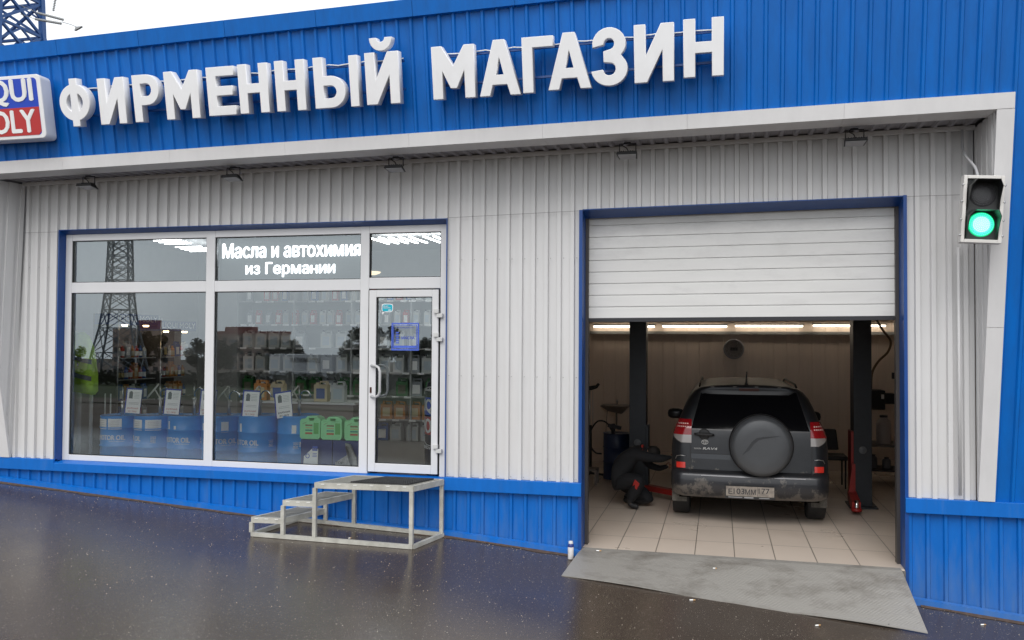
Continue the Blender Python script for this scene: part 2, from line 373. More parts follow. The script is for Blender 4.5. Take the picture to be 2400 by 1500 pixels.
def ribbed(mb, x0, x1, zf0, zf1, T, per=PER, groove=.054, sl=.008, depth=.034, phase=0, rev=True):
    """trapezoidal sheet: flats stand proud, narrow grooves go in"""
    xs = []; k = math.floor((x0-phase)/per)-1
    while True:
        b = phase+k*per
        if b > x1+per: break
        g0 = b; pr = [(g0, 0), (g0+sl, 1), (g0+groove-sl, 1), (g0+groove, 0)]
        if rev: pr = [(a, 1-c) for a, c in pr]
        xs += pr; k += 1
    pts = []
    def at(x):
        for (a, c), (b, d) in zip(xs, xs[1:]):
            if a <= x <= b: return c+(d-c)*((x-a)/(b-a) if b > a else 0)
        return 0
    pts.append((x0, at(x0))); pts += [q for q in xs if x0+1e-5 < q[0] < x1-1e-5]; pts.append((x1, at(x1)))
    vs = []
    for x, d in pts: vs += [T(x, zf0(x), -d*depth), T(x, zf1(x), -d*depth)]
    mb.add(vs, [(2*i, 2*i+2, 2*i+3, 2*i+1) for i in range(len(pts)-1)]); return mb
K = lambda c: (lambda x: c)

# ---------------------------------------------------------------- ground and sky setting
def build_ground():
    xs = sorted(set([-600, -400, -250, -150, -100, -60, -40, -25, -18, -14] + [round(-12+.5*i, 3) for i in range(43)] + [12, 16, 25, 40, 60, 100, 200, 400, 600] + [b[0] for b in BASE]))
    ys = [-600, -420, -300, -200, -120, -80, -50, -30, -20, -14, -10, -8, -6, -5, -4, -3, -2.5, -2, -1.5, -1.2, -.9, -.6, -.4, -.2, 0, .05, .6, 20, 60, 200, 600]
    mb = MB(); mb.smooth = True; n = len(xs)
    def z(x, y):
        v = ground_z(x, min(y, .05))
        return v if y < .3 else v-.9
    mb.add([(x, y, z(x, y)) for y in ys for x in xs], [(j*n+i, j*n+i+1, (j+1)*n+i+1, (j+1)*n+i) for j in range(len(ys)-1) for i in range(n-1)])
    o = mb.build('ground', ASPH); o['kind'] = 'structure'
    if o.data.polygons[0].normal.z < 0: o.data.flip_normals()
build_ground()

# ================================================================ THE BUILDING
bld = thing('shop_building', 'blue and light grey ribbed metal shop and garage building with a leaning blue front', 'building', (-1.5, 0, 0))
WX0, WX1, WZ0, WZ1 = -6.19, -1.43, .635, 3.325         # window opening
GX1, GZ1 = 2.976, 3.395                                # gate opening
LX, RX = -6.70, 3.575                                  # inner corners of the portal
Tw = lambda x, z, o: (x, -o, z)
mb = MB()
zt_w = lambda x: WZ1+.009
zt_g = lambda x: 3.375+.0115*x
ribbed(mb, -6.80, WX0, K(Z0), zs, Tw)
ribbed(mb, WX0, WX1, zt_w, zs, Tw)
ribbed(mb, WX1, 0, K(Z0), zs, Tw)
ribbed(mb, 0, GX1, zt_g, zs, Tw)
ribbed(mb, GX1, RX, K(Z0), zs, Tw)
grey_wall = mb.build('grey_wall_cladding', GREY, bld, fix=False)
# sheet joint above the openings, with its small screws
for a, b, zf in ((LX, WX0, lambda x: 3.312), (WX1, 0, lambda x: 3.34+.022*(x+1.43)), (GX1, RX, lambda x: 3.41)):
    mb = MB(); mb.add([(a, -.0012, zf(a)), (b, -.0012, zf(b)), (b, -.0012, zf(b)+.004), (a, -.0012, zf(a)+.004)], [(0, 1, 2, 3)])
    mb.build('cladding_joint', mat('joint_dark_grey', (.20, .19, .20), .7), bld)  # thin darker grey line along the sheet joint
mb = MB()
for x in [LX+.1+PER*i for i in range(68)]:
    for z in (Z0+.03, 1.7, 2.9):
        if (WX0-.03 < x < WX1+.03) or (-.04 < x < GX1+.04) or x > RX-.02: continue
        mb.lathe((x, -.001, z), [(0, -.005), (.005, -.004), (.006, 0)], 6, 'y')
mb.build('cladding_screws', mat('screw_zinc', (.4, .4, .4), .4, .6), bld)['kind'] = 'stuff'

# leaning blue skin
Tb = lambda x, z, o: (x, Yt(z)-o, z)
mb = MB(); OX0, OX1 = -6.93, 3.71
zb = lambda x: zs(x)+.12
ribbed(mb, -9.5, OX0, K(Z0), zroof, Tb, rev=True, per=PB, groove=.045, sl=.012, depth=.022)
ribbed(mb, OX0, OX1, zb, zroof, Tb, rev=True, per=PB, groove=.045, sl=.012, depth=.022)
ribbed(mb, OX1, 6.5, K(Z0), zroof, Tb, rev=True, per=PB, groove=.045, sl=.012, depth=.022)
mb.build('blue_fascia_cladding', BLUE, bld, fix=False)
mb = MB()                                            # parapet cap
for i in range(16):
    a = -9.5+i; b = a+.996
    mb.hexa([(a, Yt(zroof(a)-.16)-.03, zroof(a)-.155), (b, Yt(zroof(b)-.16)-.03, zroof(b)-.155), (b, .1, zroof(b)-.155), (a, .1, zroof(a)-.155)],
            [(a, Yt(zroof(a))-.035, zroof(a)), (b, Yt(zroof(b))-.035, zroof(b)), (b, .1, zroof(b)+.02), (a, .1, zroof(a)+.02)])
    
mb.build('parapet_cap', BLUE, bld)
mb = MB()                                            # white portal band
for i in range(8):
    w = (OX1-OX0)/8; a = OX0+i*w; b = a+w-.0015
    def P(x, z, o): return (x, Yt(z)-o, z)
    mb.hexa([P(a, zs(a)-.004, .022), P(b, zs(b)-.004, .022), (b, Yt(zs(b))+.26, zs(b)-.004), (a, Yt(zs(a))+.26, zs(a)-.004)],
            [P(a, zs(a)+.125, .018), P(b, zs(b)+.125, .018), P(b, zs(b)+.125, -.03), P(a, zs(a)+.125, -.03)])
mb.build('portal_band', WHITE_T, bld)
for sgn, (xi, xo, xw) in (('r', (3.576, OX1, RX)), ('l', (-6.80, OX0, LX))):
    mb = MB()                                        # side posts of the portal
    for za, zb_ in ((Z0+.004, 2.2), (2.203, zs(xi)-.006)):
        ya, yb = Yt(za)-.02, Yt(zb_)-.02
        ia = xi
        mb.hexa([(min(ia, xo), ya, za), (max(ia, xo), ya, za), (max(ia, xo), ya+.03, za), (min(ia, xo), ya+.03, za)],
                [(min(xi, xo), yb, zb_), (max(xi, xo), yb, zb_), (max(xi, xo), yb+.03, zb_), (min(xi, xo), yb+.03, zb_)])
    mb.build('portal_post', WHITE_T, bld)
    mb = MB()                                        # return wall between post and cladding
    zt = zs(xi)-.002; X = lambda y, z: xi+(xw-xi)*min(1, max(0, 1-(y/Yt(z) if z > Z0+.3 else 0)))
    n = 14
    for k in range(n):
        y0_, y1_ = -k*.05, -(k+1)*.05
        zlo = lambda y: max(Z0, Z0+(-y-.02)/.183)
        if zlo(y1_) >= zt: break
        dd = .014 if k % 3 == 1 else 0
        sg = 1 if sgn == 'r' else -1
        cw = lambda z: xw if sgn == 'r' else -6.80+.12*(z-Z0)/3.3
        xx = lambda y, z: cw(z)+(xi-cw(z))*min(1, y/Yt(z) if z > Z0 else 1)+sg*dd
        col = lambda y, d=0: [(xx(y, zlo(y)+.001)+d, y, zlo(y)+.001), (xx(y, zt)+d, y, zt)]
        A, B_ = col(y0_), col(y1_); mb.add([A[0], B_[0], B_[1], A[1]], [(0, 1, 2, 3)])
        if k % 3 in (1, 2):
            P0 = col(y0_, -sg*dd); P1 = col(y0_, -sg*dd+sg*.014); mb.add([P0[0], P1[0], P1[1], P0[1]], [(0, 1, 2, 3)])
    mb.build('portal_return', GREY, bld)
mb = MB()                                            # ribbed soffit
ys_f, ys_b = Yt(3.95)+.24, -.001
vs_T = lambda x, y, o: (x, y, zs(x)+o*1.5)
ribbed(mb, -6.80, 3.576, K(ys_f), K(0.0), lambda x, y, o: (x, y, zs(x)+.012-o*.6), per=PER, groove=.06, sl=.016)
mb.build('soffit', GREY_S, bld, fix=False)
mb = MB()                                            # angle trim where soffit meets wall
mb.hexa([(LX, -.035, zs(LX)-.022), (RX, -.035, zs(RX)-.022), (RX, -.003, zs(RX)-.022), (LX, -.003, zs(LX)-.022)],
        [(LX, -.035, zs(LX)+.018), (RX, -.035, zs(RX)+.018), (RX, .003, zs(RX)+.018), (LX, .003, zs(LX)+.018)])
mb.build('soffit_trim', WHITE_T, bld)
# plinth
mb = MB(); gz = lambda x: ground_z(x, -.02)-.02
for a, b in ((-9.5, 0), (GX1, 6.5)):
    ribbed(mb, a, b, gz, K(.53), lambda x, z, o: (x, .012-o, z), rev=True, per=.15, groove=.045, sl=.010, depth=.022)
mb.build('plinth_cladding', BLUE_P, bld, fix=False)
mb = MB()
mb.box(-9.5, WX0, -.034, .03, .522, Z0); mb.box(WX1, -.001, -.034, .03, .522, Z0)
mb.hexa([(WX0, -.034, .522), (WX1, -.034, .522), (WX1, .14, .522), (WX0, .14, .522)], [(WX0, -.034, .615), (WX1, -.034, .615), (WX1, .14, .64), (WX0, .14, .64)])
mb.build('plinth_cap', BLUE_P, bld, bevel=.004)
MB().box(GX1+.001, 6.5, -.034, .03, .522, Z0).build('plinth_cap', BLUE_P, bld, bevel=.004)
for a, b in ((-9.5, 0), (GX1, 6.5)):
    mb = MB(); n = int((b-a)/.5)
    for i in range(n):
        p = a+(b-a)*i/n; q = a+(b-a)*(i+1)/n
        mb.hexa([(p, -.034, gz(p)), (q, -.034, gz(q)), (q, .01, gz(q)), (p, .01, gz(p))], [(p, -.030, gz(p)+.075), (q, -.030, gz(q)+.075), (q, .01, gz(q)+.085), (p, .01, gz(p)+.085)])
    mb.build('plinth_base_flashing', BLUE_P, bld)
for a, b in ((-9.5, -.13), (GX1+.12, 6.5)):
    mb = MB(); n = int((b-a)/.06); vs = []
    for i in range(n+1):
        x = a+(b-a)*i/n; w = .018+.022*abs(math.sin(x*3.1)+.6*math.sin(x*7.7+1)+.5*math.sin(x*17.3))
        vs += [(x, -.030, gz(x)+.032), (x, -.034-w, ground_z(x, -.034-w)+.003)]
    mb.add(vs, [(2*i, 2*i+1, 2*i+3, 2*i+2) for i in range(n)]); mb.build('dirt_line', mat('brown_grime', (.10, .065, .045), .8, var=.5, vscale=20), bld)
# blue linings of the two openings
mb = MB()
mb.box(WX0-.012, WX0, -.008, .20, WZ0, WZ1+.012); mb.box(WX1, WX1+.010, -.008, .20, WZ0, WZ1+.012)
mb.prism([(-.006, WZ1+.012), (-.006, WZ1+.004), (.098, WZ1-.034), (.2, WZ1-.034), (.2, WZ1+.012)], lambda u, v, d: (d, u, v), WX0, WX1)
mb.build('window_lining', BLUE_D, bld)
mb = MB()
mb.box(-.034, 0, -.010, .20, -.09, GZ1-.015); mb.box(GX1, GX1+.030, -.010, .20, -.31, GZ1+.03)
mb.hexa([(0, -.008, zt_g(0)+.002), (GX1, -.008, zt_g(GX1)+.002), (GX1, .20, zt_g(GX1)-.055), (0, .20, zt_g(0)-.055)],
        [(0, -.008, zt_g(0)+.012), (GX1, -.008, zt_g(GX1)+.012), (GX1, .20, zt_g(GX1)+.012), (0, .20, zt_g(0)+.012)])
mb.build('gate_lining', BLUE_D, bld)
# shells: rooms, roof, hidden outside walls
mb = MB()
mb.box(-9.5, 6.5, -.25, 11, 5.02, 5.06); mb.box(-9.55, -9.5, -.0, 11, -.6, 5.1); mb.box(6.5, 6.55, -.0, 11, -.6, 5.1); mb.box(-9.5, 6.5, 11, 11.05, -.6, 5.1)
mb.box(-9.5, LX-.25, .05, .1, 0.3, 4.9); mb.box(RX+.2, 6.5, .05, .1, -.6, 4.9)
mb.build('roof_and_back_walls', GREY_S, bld)
mb = MB()                                            # shop room
mb.box(-7.9, -1.30, .20, 5.3, .42, .50)
mb.build('shop_floor', ROOMF, bld)
mb = MB()
mb.box(-7.95, -7.9, .20, 5.3, .5, 3.62); mb.box(-1.30, -1.25, .20, 5.3, .4, 3.62); mb.box(-7.9, -1.30, 5.3, 5.35, .5, 3.62)
mb.box(-7.9, WX0-.01, .20, .24, .5, 3.62); mb.box(WX0, WX1, .20, .24, WZ1, 3.62)
mb.build('shop_wall', ROOM, bld)
mb = MB(); mb.box(-7.9, -1.30, .20, 5.3, 3.62, 3.66); mb.build('shop_ceiling', mat('ceiling_tile', (.5, .5, .5), .8), bld)
GY1 = 6.2
mb = MB(); mb.box(-1.2, 4.6, .2, GY1, -.3, 0); mb.box(.001, GX1-.001, .0, .2, -.3, 0); mb.build('garage_floor', GTILE, bld)
mb = MB()
ribbed(mb, -1.2, 4.6, K(.22), K(3.7), lambda x, z, o: (x, GY1-o, z), per=.2, groove=.014, sl=.004, depth=.006, rev=False)
mb.add([(-1.2, GY1-.02, 0), (4.6, GY1-.02, 0), (4.6, GY1-.02, .22), (-1.2, GY1-.02, .22)], [(0, 1, 2, 3)])
mb.box(-1.24, -1.2, .2, GY1, 0, 3.7); mb.box(4.6, 4.64, .2, GY1, 0, 3.7)
mb.box(-1.2, -.03, .20, .24, 0, 3.7); mb.box(GX1+.03, 4.6, .20, .24, 0, 3.7); mb.box(-.03, GX1+.03, .20, .24, 3.36, 3.7)
mb.build('garage_wall', GWALL, bld, fix=False)
mb = MB(); mb.box(-1.2, 4.6, .2, GY1, 3.7, 3.74); mb.build('garage_ceiling', mat('garage_ceiling_paint', (.3, .27, .24), .8), bld)
mb = MB(); mb.box(-1.2, 4.6, GY1-.06, GY1-.01, 2.20, 2.245); mb.build('cable_tray', SHELF, bld)

# ---- shop window: frame and panes; the doors and shutter
FY = .10
win = bld
mb = MB()
for a, b in ((WX0, -6.105), (-4.315, -4.205), (-2.435, -2.335), (-1.525, WX1)): mb.box(a, b, FY, FY+.07, WZ0, WZ1-.035)
for a, b in ((-6.105, -4.315), (-4.205, -2.435)):
    mb.box(a, b, FY+.002, FY+.068, WZ0, .70); mb.box(a, b, FY+.002, FY+.068, 2.60, 2.722); mb.box(a, b, FY+.002, FY+.068, 3.215, WZ1-.035)
mb.box(-2.335, -1.525, FY+.002, FY+.068, 2.615, 2.735); mb.box(-2.335, -1.525, FY+.002, FY+.068, 3.215, WZ1-.035)
wf = mb.build('window_frame', FRAME, bld, bevel=.004)
gasket = MB()
for (a, b, c, d) in ((-6.105, -4.315, .70, 2.60), (-4.205, -2.435, .70, 2.60), (-6.105, -4.315, 2.722, 3.215), (-4.205, -2.435, 2.722, 3.215), (-2.335, -1.525, 2.735, 3.215)):
    mb = MB(); mb.quad((a-.01, FY+.035, c-.01), (b+.01, FY+.035, c-.01), (b+.01, FY+.035, d+.01), (a-.01, FY+.035, d+.01)); mb.build('window_pane', GLASS, wf)
    for (p, q, r, s_) in ((a, a+.007, c, d), (b-.007, b, c, d), (a+.007, b-.007, c, c+.007), (a+.007, b-.007, d-.007, d)): gasket.box(p, q, FY+.012, FY+.03, r, s_)
gasket.build('window_gasket', BLACK, wf)

DY = .085
door = MB()
for a, b, c, d in ((-2.325, -2.243, .66, 2.60), (-1.612, -1.540, .66, 2.60), (-2.243, -1.612, .66, .752), (-2.243, -1.612, 2.525, 2.60)): door.box(a, b, DY, DY+.06, c, d)
door = door.build('shop_door', FRAME, bld, bevel=.004)
mb = MB(); mb.quad((-2.25, DY+.03, .745), (-1.60, DY+.03, .745), (-1.60, DY+.03, 2.53), (-2.25, DY+.03, 2.53)); mb.build('door_pane', GLASS, door)
mb = MB()
for p, q, r, s_ in ((-2.243, -2.235, .752, 2.525), (-1.620, -1.612, .752, 2.525), (-2.235, -1.620, .752, .760), (-2.235, -1.620, 2.517, 2.525)): mb.box(p, q, DY+.01, DY+.026, r, s_)
mb.box(-2.333, -2.327, DY+.005, DY+.05, .66, 2.605); mb.box(-1.538, -1.532, DY+.005, DY+.05, .66, 2.605); mb.box(-2.327, -1.538, DY+.01, DY+.05, 2.602, 2.608)
mb.build('door_gasket', BLACK, door)
def handle(x, y, s):
    mb = MB(); z0, z1 = 1.46, 1.79
    pts = [(x, y, z1)]+[(x+.012*(1-math.cos(a)), y-s*.07*math.sin(a), z1-.0*a) for a in (.3, .8, 1.3)]
    pts = [(x, y, z1), (x+.075, y-s*.06, z1), (x+.115, y-s*.075, z1-.018), (x+.13, y-s*.08, z1-.06), (x+.13, y-s*.08, z0+.06), (x+.115, y-s*.075, z0+.018), (x+.075, y-s*.06, z0), (x, y, z0)]
    mb.tube(pts, .0145, 10); return mb
handle(-2.29, DY, 1).build('door_handle', mat('pale_handle', (.45, .45, .45), .3), door)
handle(-2.29, DY+.06, -1).build('door_handle', mat('pale_handle', (.45, .45, .45), .3), door)
mb = MB(); mb.box(-2.305, -2.285, DY-.006, DY, 1.50, 1.56); mb.build('lock_plate', mat('lock_bronze', (.08, .03, .02), .3, .6), door)
for z in (2.35, 2.10, .93):
    mb = MB(); mb.box(-1.585, -1.53, DY-.03, DY, z, z+.045); mb.box(-1.555, -1.49, DY-.022, DY+.02, z-.045, z-.003); mb.build('hinge', mat('hinge_cover', (.55, .55, .54), .3), door, bevel=.004)
# stickers on the door glass
ys = DY+.026
mb = MB(); pl = []
cx_, cz_ = -2.125, 2.41
for k in range(24):
    a = 2*PI*k/24; s = .45
    pl.append((cx_+.066*math.copysign(abs(math.cos(a))**s, math.cos(a)), cz_+.045*math.copysign(abs(math.sin(a))**s, math.sin(a))))
mb.prism(pl, lambda u, v, d: (u, ys-d, v), 0, .001)
mb.add([(cx_-.06, ys-.001, cz_-.03), (cx_-.03, ys-.001, cz_-.04), (cx_-.055, ys-.001, cz_-.075)], [(0, 1, 2)])
mb.cur = 1
pl2 = [(cx_+(u-cx_)*.88, cz_+(v-cz_)*.84) for u, v in pl]; mb.prism(pl2, lambda u, v, d: (u, ys-d, v), .0012, .0016)
mb.cur = 0
add_text(mb, 'Объект', lambda u, v: (cx_-.05+u, ys-.002, cz_+.012+v), .06, .014)
add_text(mb, 'охраняется', lambda u, v: (cx_-.05+u, ys-.002, cz_-.008+v), .085, .013)
mb.box(cx_+.01, cx_+.045, ys-.0022, ys-.0018, cz_-.028, cz_-.02)
tag(mb.build('security_sticker', [TXT_W, mat('teal_print', (.0, .38, .50), .4)], None, origin=(cx_, ys, cz_)), 'small teal speech bubble sticker at the top of the door glass', 'sticker')
BPR = mat('blue_violet_print', (.06, .12, .55), .5)
mb = MB(); a, b, c, d = -2.075, -1.765, 1.955, 2.25
for i, t in ((0, .014), (.022, .006)):
    for p, q, r, s_ in ((a+i, a+i+t, c+i, d-i), (b-i-t, b-i, c+i, d-i), (a+i+t, b-i-t, c+i, c+i+t), (a+i+t, b-i-t, d-i-t, d-i)): mb.box(p, q, ys-.001, ys, r, s_)
mb.box(a+.03, b-.03, ys-.001, ys, c+.03, c+.052)
for k in range(6): mb.box(a+.05, a+.085, ys-.001, ys, c+.075+k*.022, c+.088+k*.022)
add_text(mb, 'Режим работы', lambda u, v: (a+.06+u, ys-.001, d-.062+v), .19, .020, .0)
add_text(mb, 'МАСЛА', lambda u, v: (a+.115+u, ys-.001, c+.12+v), .145, .030, .03)
tag(mb.build('opening_hours_notice', BPR, None, origin=(a, ys, c)), 'square blue outlined transparent notice stuck on the door glass', 'notice')

# sectional shutter
sh = MB(); zb0, n = 2.262, 9
slat = .1195
prev = None
for i in range(n+1):
    za = zb0+.035+i*slat; zc = min(za+slat, 3.42)
    if za > 3.40: break
    e = .0035
    prof = [(za, .262), (za+.003, .2500), (zc-.016, .2500), (zc-.014, .2515), (zc-.0045, .2515), (zc-.003, .262)]
    t = .00045*0
    for (z1_, y1_), (z2_, y2_) in zip(prof, prof[1:]):
        sh.add([(.03, y1_, z1_), (GX1-.03, y1_, z1_+.02), (GX1-.03, y2_, z2_+.02), (.03, y2_, z2_)], [(0, 1, 2, 3)])
    sh.add([(.03, .262, zc-.003), (GX1-.03, .262, zc+.017), (GX1-.03, .262, zc+.02), (.03, .262, zc)], [(0, 1, 2, 3)])
shut = sh.build('roller_shutter', SHUT, bld)
mb = MB(); mb.hexa([(.03, .245, zb0), (GX1-.03, .245, zb0+.02), (GX1-.03, .285, zb0+.02), (.03, .285, zb0)], [(.03, .245, zb0+.04), (GX1-.03, .245, zb0+.06), (GX1-.03, .285, zb0+.06), (.03, .285, zb0+.04)])
mb.build('bottom_seal', DARK, shut)
mb = MB(); mb.box(.03, GX1-.03, .263, .285, zb0+.04, 3.40); mb.build('shutter_core', DARK, shut)
mb = MB(); mb.box(.0, .03, .20, .29, 0, 3.36); mb.box(GX1-.03, GX1, .20, .29, 0, 3.36); mb.box(.0, GX1, .2, .24, 3.352, 3.372)
mb.build('shutter_guide_rail', mat('guide_dark', (.06, .055, .055), .45, .4), bld)

# ================================================================ SIGN LETTERS
S = .19
def arc(cx, cy, rx, ry, a0, a1, n=10): return [(cx+rx*math.cos(R_(a0+(a1-a0)*i/n)), cy+ry*math.sin(R_(a0+(a1-a0)*i/n))) for i in range(n+1)]
def glyph(c):
    s = S
    if c == 'Н': w = .7; return w, [[(0, 0), (s, 0), (s, .42), (w-s, .42), (w-s, 0), (w, 0), (w, 1), (w-s, 1), (w-s, .59), (s, .59), (s, 1), (0, 1)]]
    if c in 'ИЙ':
        w = .72; g = [[(0, 1), (0, 0), (.22, 0), (w-s, .60), (w-s, 0), (w, 0), (w, 1), (w-.22, 1), (s, .40), (s, 1)]]
        if c == 'Й': g.append(arc(w/2, 1.28, .235, .235, 180, 360, 14)+arc(w/2, 1.28, .10, .085, 360, 180, 8))
        return w, g
    if c == 'М': w = .86; return w, [[(0, 0), (s, 0), (s, .58), (w/2-.06, .2), (w/2+.06, .2), (w-s, .58), (w-s, 0), (w, 0), (w, 1), (w-s, 1), (w/2, .60), (s, 1), (0, 1)]]
    if c == 'Е': w = .6; return w, [[(0, 0), (w, 0), (w, .17), (s, .17), (s, .42), (w-.05, .42), (w-.05, .59), (s, .59), (s, .83), (w, .83), (w, 1), (0, 1)]]
    if c == 'Г': w = .6; return w, [[(0, 0), (s, 0), (s, .83), (w, .83), (w, 1), (0, 1)]]
    if c == 'Р': return .68, [[(0, 0), (s, 0), (s, .36)]+arc(.36, .68, .32, .32, -90, 90, 14)+[(0, 1)], [(s, .53)]+arc(.36, .68, .14, .15, -90, 90, 8)+[(s, .83)]]
    if c == 'Ь': return .68, [[(0, 0)]+arc(.36, .31, .32, .31, -90, 90, 14)+[(s, .62), (s, 1), (0, 1)], [(s, .17)]+arc(.36, .31, .14, .14, -90, 90, 8)+[(s, .45)]]
    if c == 'І': return .19, [[(0, 0), (s, 0), (s, 1), (0, 1)]]
    if c == 'А': w = .86; return w, [[(0, 0), (.2, 0), (.265, .2), (w-.265, .2), (w-.2, 0), (w, 0), (w/2+.11, 1), (w/2-.11, 1)], [(.325, .36), (w-.325, .36), (w/2, .74)]]
    if c == 'З':
        return .62, [arc(.31, .725, .285, .275, 188, -28, 14)+[(.50, .53)]+arc(.31, .285, .31, .285, 42, -172, 16)+arc(.31, .285, .125, .125, -172, 70, 10)+[(.22, .42), (.22, .59)]+arc(.31, .725, .105, .11, -70, 180, 10)]
    if c == 'Ф':
        cx, cy = .46, .5
        a = math.degrees(math.acos(.1/.46))
        o = arc(cx, cy, .46, .38, -a, a, 16)+[(cx+.1, 1), (cx-.1, 1)]+arc(cx, cy, .46, .38, 180-a, 180+a, 16)+[(cx-.1, 0), (cx+.1, 0)]
        b = math.degrees(math.acos(.1/.27))
        return .92, [o, arc(cx, cy, .27, .22, -b, b, 10), arc(cx, cy, .27, .22, 180-b, 180+b, 10)]
LET = [('Ф', -5.408, -5.050, 4.313, 4.783), ('И', -4.928, -4.624, 4.314, 4.761), ('Р', -4.513, -4.22, 4.317, 4.767), ('М', -4.141, -3.766, 4.322, 4.776),
       ('Е', -3.656, -3.36, 4.332, 4.785), ('Н', -3.304, -2.992, 4.334, 4.79), ('Н', -2.9, -2.595, 4.333, 4.795), ('Ь', -2.488, -2.175, 4.337, 4.797),
       ('І', -2.115, -2.037, 4.336, 4.794), ('Й', -1.95, -1.619, 4.341, 4.803), ('М', -1.279, -0.877, 4.35, 4.81), ('А', -0.823, -0.446, 4.351, 4.829),
       ('Г', -0.412, -0.134, 4.357, 4.829), ('А', -0.175, 0.206, 4.368, 4.843), ('З', 0.221, 0.533, 4.373, 4.858), ('И', 0.604, 0.94, 4.381, 4.858), ('Н', 1.032, 1.364, 4.4, 4.871)]
LAB = ['round letter Ф that opens the left word', 'letter И right after the round Ф', 'letter Р before the first М', 'letter М between the letters Р and Е', 'letter Е of the left word',
       'letter Н right after the Е', 'letter Н before the soft half of the Ы', 'bowl half of the letter Ы in the left word', 'upright bar of the letter Ы in the left word', 'letter Й with a curved mark above it, ending the left word',
       'letter М that opens the right word', 'first letter А of the right word', 'letter Г between the two letters А', 'second letter А, after the Г', 'rounded letter З of the right word', 'letter И after the rounded З', 'letter Н that ends the right word']
TILT = math.atan(.183)
for (c, x0, x1, z0, z1), lab in zip(LET, LAB):
    w, gl = glyph(c)
    if c == 'Н': lab = lab
    cu = bpy.data.curves.new('g', 'CURVE'); cu.dimensions = '2D'; cu.fill_mode = 'BOTH'
    h = (z1-z0)/math.cos(TILT)
    for poly in gl:
        sp = cu.splines.new('POLY'); sp.points.add(len(poly)-1)
        for p, (u, v) in zip(sp.points, poly): p.co = (u*(x1-x0)/w, v*h, 0, 1)
        sp.use_cyclic_u = True
    cu.extrude = .042; cu.bevel_depth = .004; cu.bevel_resolution = 1; cu.offset = .002
    me = curve_mesh(cu); me.name = 'sign_letter'; me.materials.clear(); me.materials.append(SIGNW)
    o = bpy.data.objects.new('sign_letter', me); C.collection.objects.link(o)
    o.rotation_euler = (PI/2+TILT, 0, 0)            # faces the street, leaning with the skin
    zc = z0; o.location = (x0, Yt(zc)-.18+.045, zc-.008)
    tag(o, 'white raised shop sign ' + lab, 'sign letter', 'raised white letters of the shop sign')
# rails and cable behind the letters
for (xa, xb) in ((-5.35, -1.60), (-1.25, 1.34)):
    mb = MB()
    for t, r in ((.80, .012), (.24, .012)):
        za = 4.31+.016*(xa+5.4)+t*.46; zb_ = 4.31+.016*(xb+5.4)+t*.46
        mb.bar((xa, Yt(za)-.055, za), (xb, Yt(zb_)-.055, zb_), .02, .02)
    tag(mb.build('letter_rail', BLUE_D, None, origin=(xa, Yt(4.5), 4.4)), 'pair of thin blue rails behind the ' + ('left' if xa < -2 else 'right') + ' word of the shop sign', 'rail', 'rails behind the sign letters')
    mb = MB(); pts = []
    for i in range(40):
        x = xa+(xb-xa)*i/39; z = 4.31+.016*(x+5.4)+.83*.46+.006*math.sin(i*1.3)+.004*math.sin(i*2.9)
        pts.append((x, Yt(z)-.075, z))
    if xb > 0: pts += []
    mb.tube(pts, .006, 6)
    tag(mb.build('sign_cable', WHITEP, None, origin=pts[0]), 'white cable running behind the ' + ('left' if xa < -2 else 'right') + ' word of the shop sign', 'cable', 'white cables behind the sign letters')
# lit box with the two-word logo at the left end
def Tsg(off): return lambda u, v: (u, Yt(v)-off, v)
lg = thing('logo_box', 'white bordered blue and red square logo box left of the big letters', 'sign', (-6.1, Yt(4.5), 4.19))
def rrect(x0, x1, z0, z1, r, n=5):
    o = []
    for cx, cz, a in ((x1-r, z0+r, -90), (x1-r, z1-r, 0), (x0+r, z1-r, 90), (x0+r, z0+r, 180)): o += arc(cx, cz, r, r, a, a+90, n)
    return o
bx0, bx1, bz0, bz1 = -6.60, -5.615, 4.195, 4.845
MB().prism(rrect(bx0, bx1, bz0, bz1, .05), lambda u, v, d: (u, Yt(v)-d, v), .04, .19).build('box_body', SIGNW, lg, bevel=.006)
bm_, rm_ = mat('logo_blue', (.015, .06, .48), .3), mat('logo_red', (.46, .035, .035), .3)
mid = 4.515
MB().prism(rrect(bx0+.055, bx1-.05, bz0+.035, bz1-.035, .04), lambda u, v, d: (u, Yt(v)-d, v), .19, .192).build('blue_field', bm_, lg)
pr = [(u, min(v, mid)) for u, v in rrect(bx0+.055, bx1-.05, bz0+.035, bz1-.035, .04)]
MB().prism([(bx0+.055, bz0+.07), (bx0+.09, bz0+.035), (bx1-.085, bz0+.035), (bx1-.05, bz0+.07), (bx1-.05, mid), (bx0+.055, mid)], lambda u, v, d: (u, Yt(v)-d, v), .1925, .194).build('red_field', rm_, lg)
mb = MB(); add_text(mb, 'LIQUI', lambda u, v: (-6.50+u, Yt(mid+.025+v)-.196, mid+.025+v), .77, .265, .045); add_text(mb, 'MOLY', lambda u, v: (-6.50+u, Yt(bz0+.065+v)-.196, bz0+.065+v), .77, .23, .045)
mb.build('logo_lettering', TXT_W, lg)

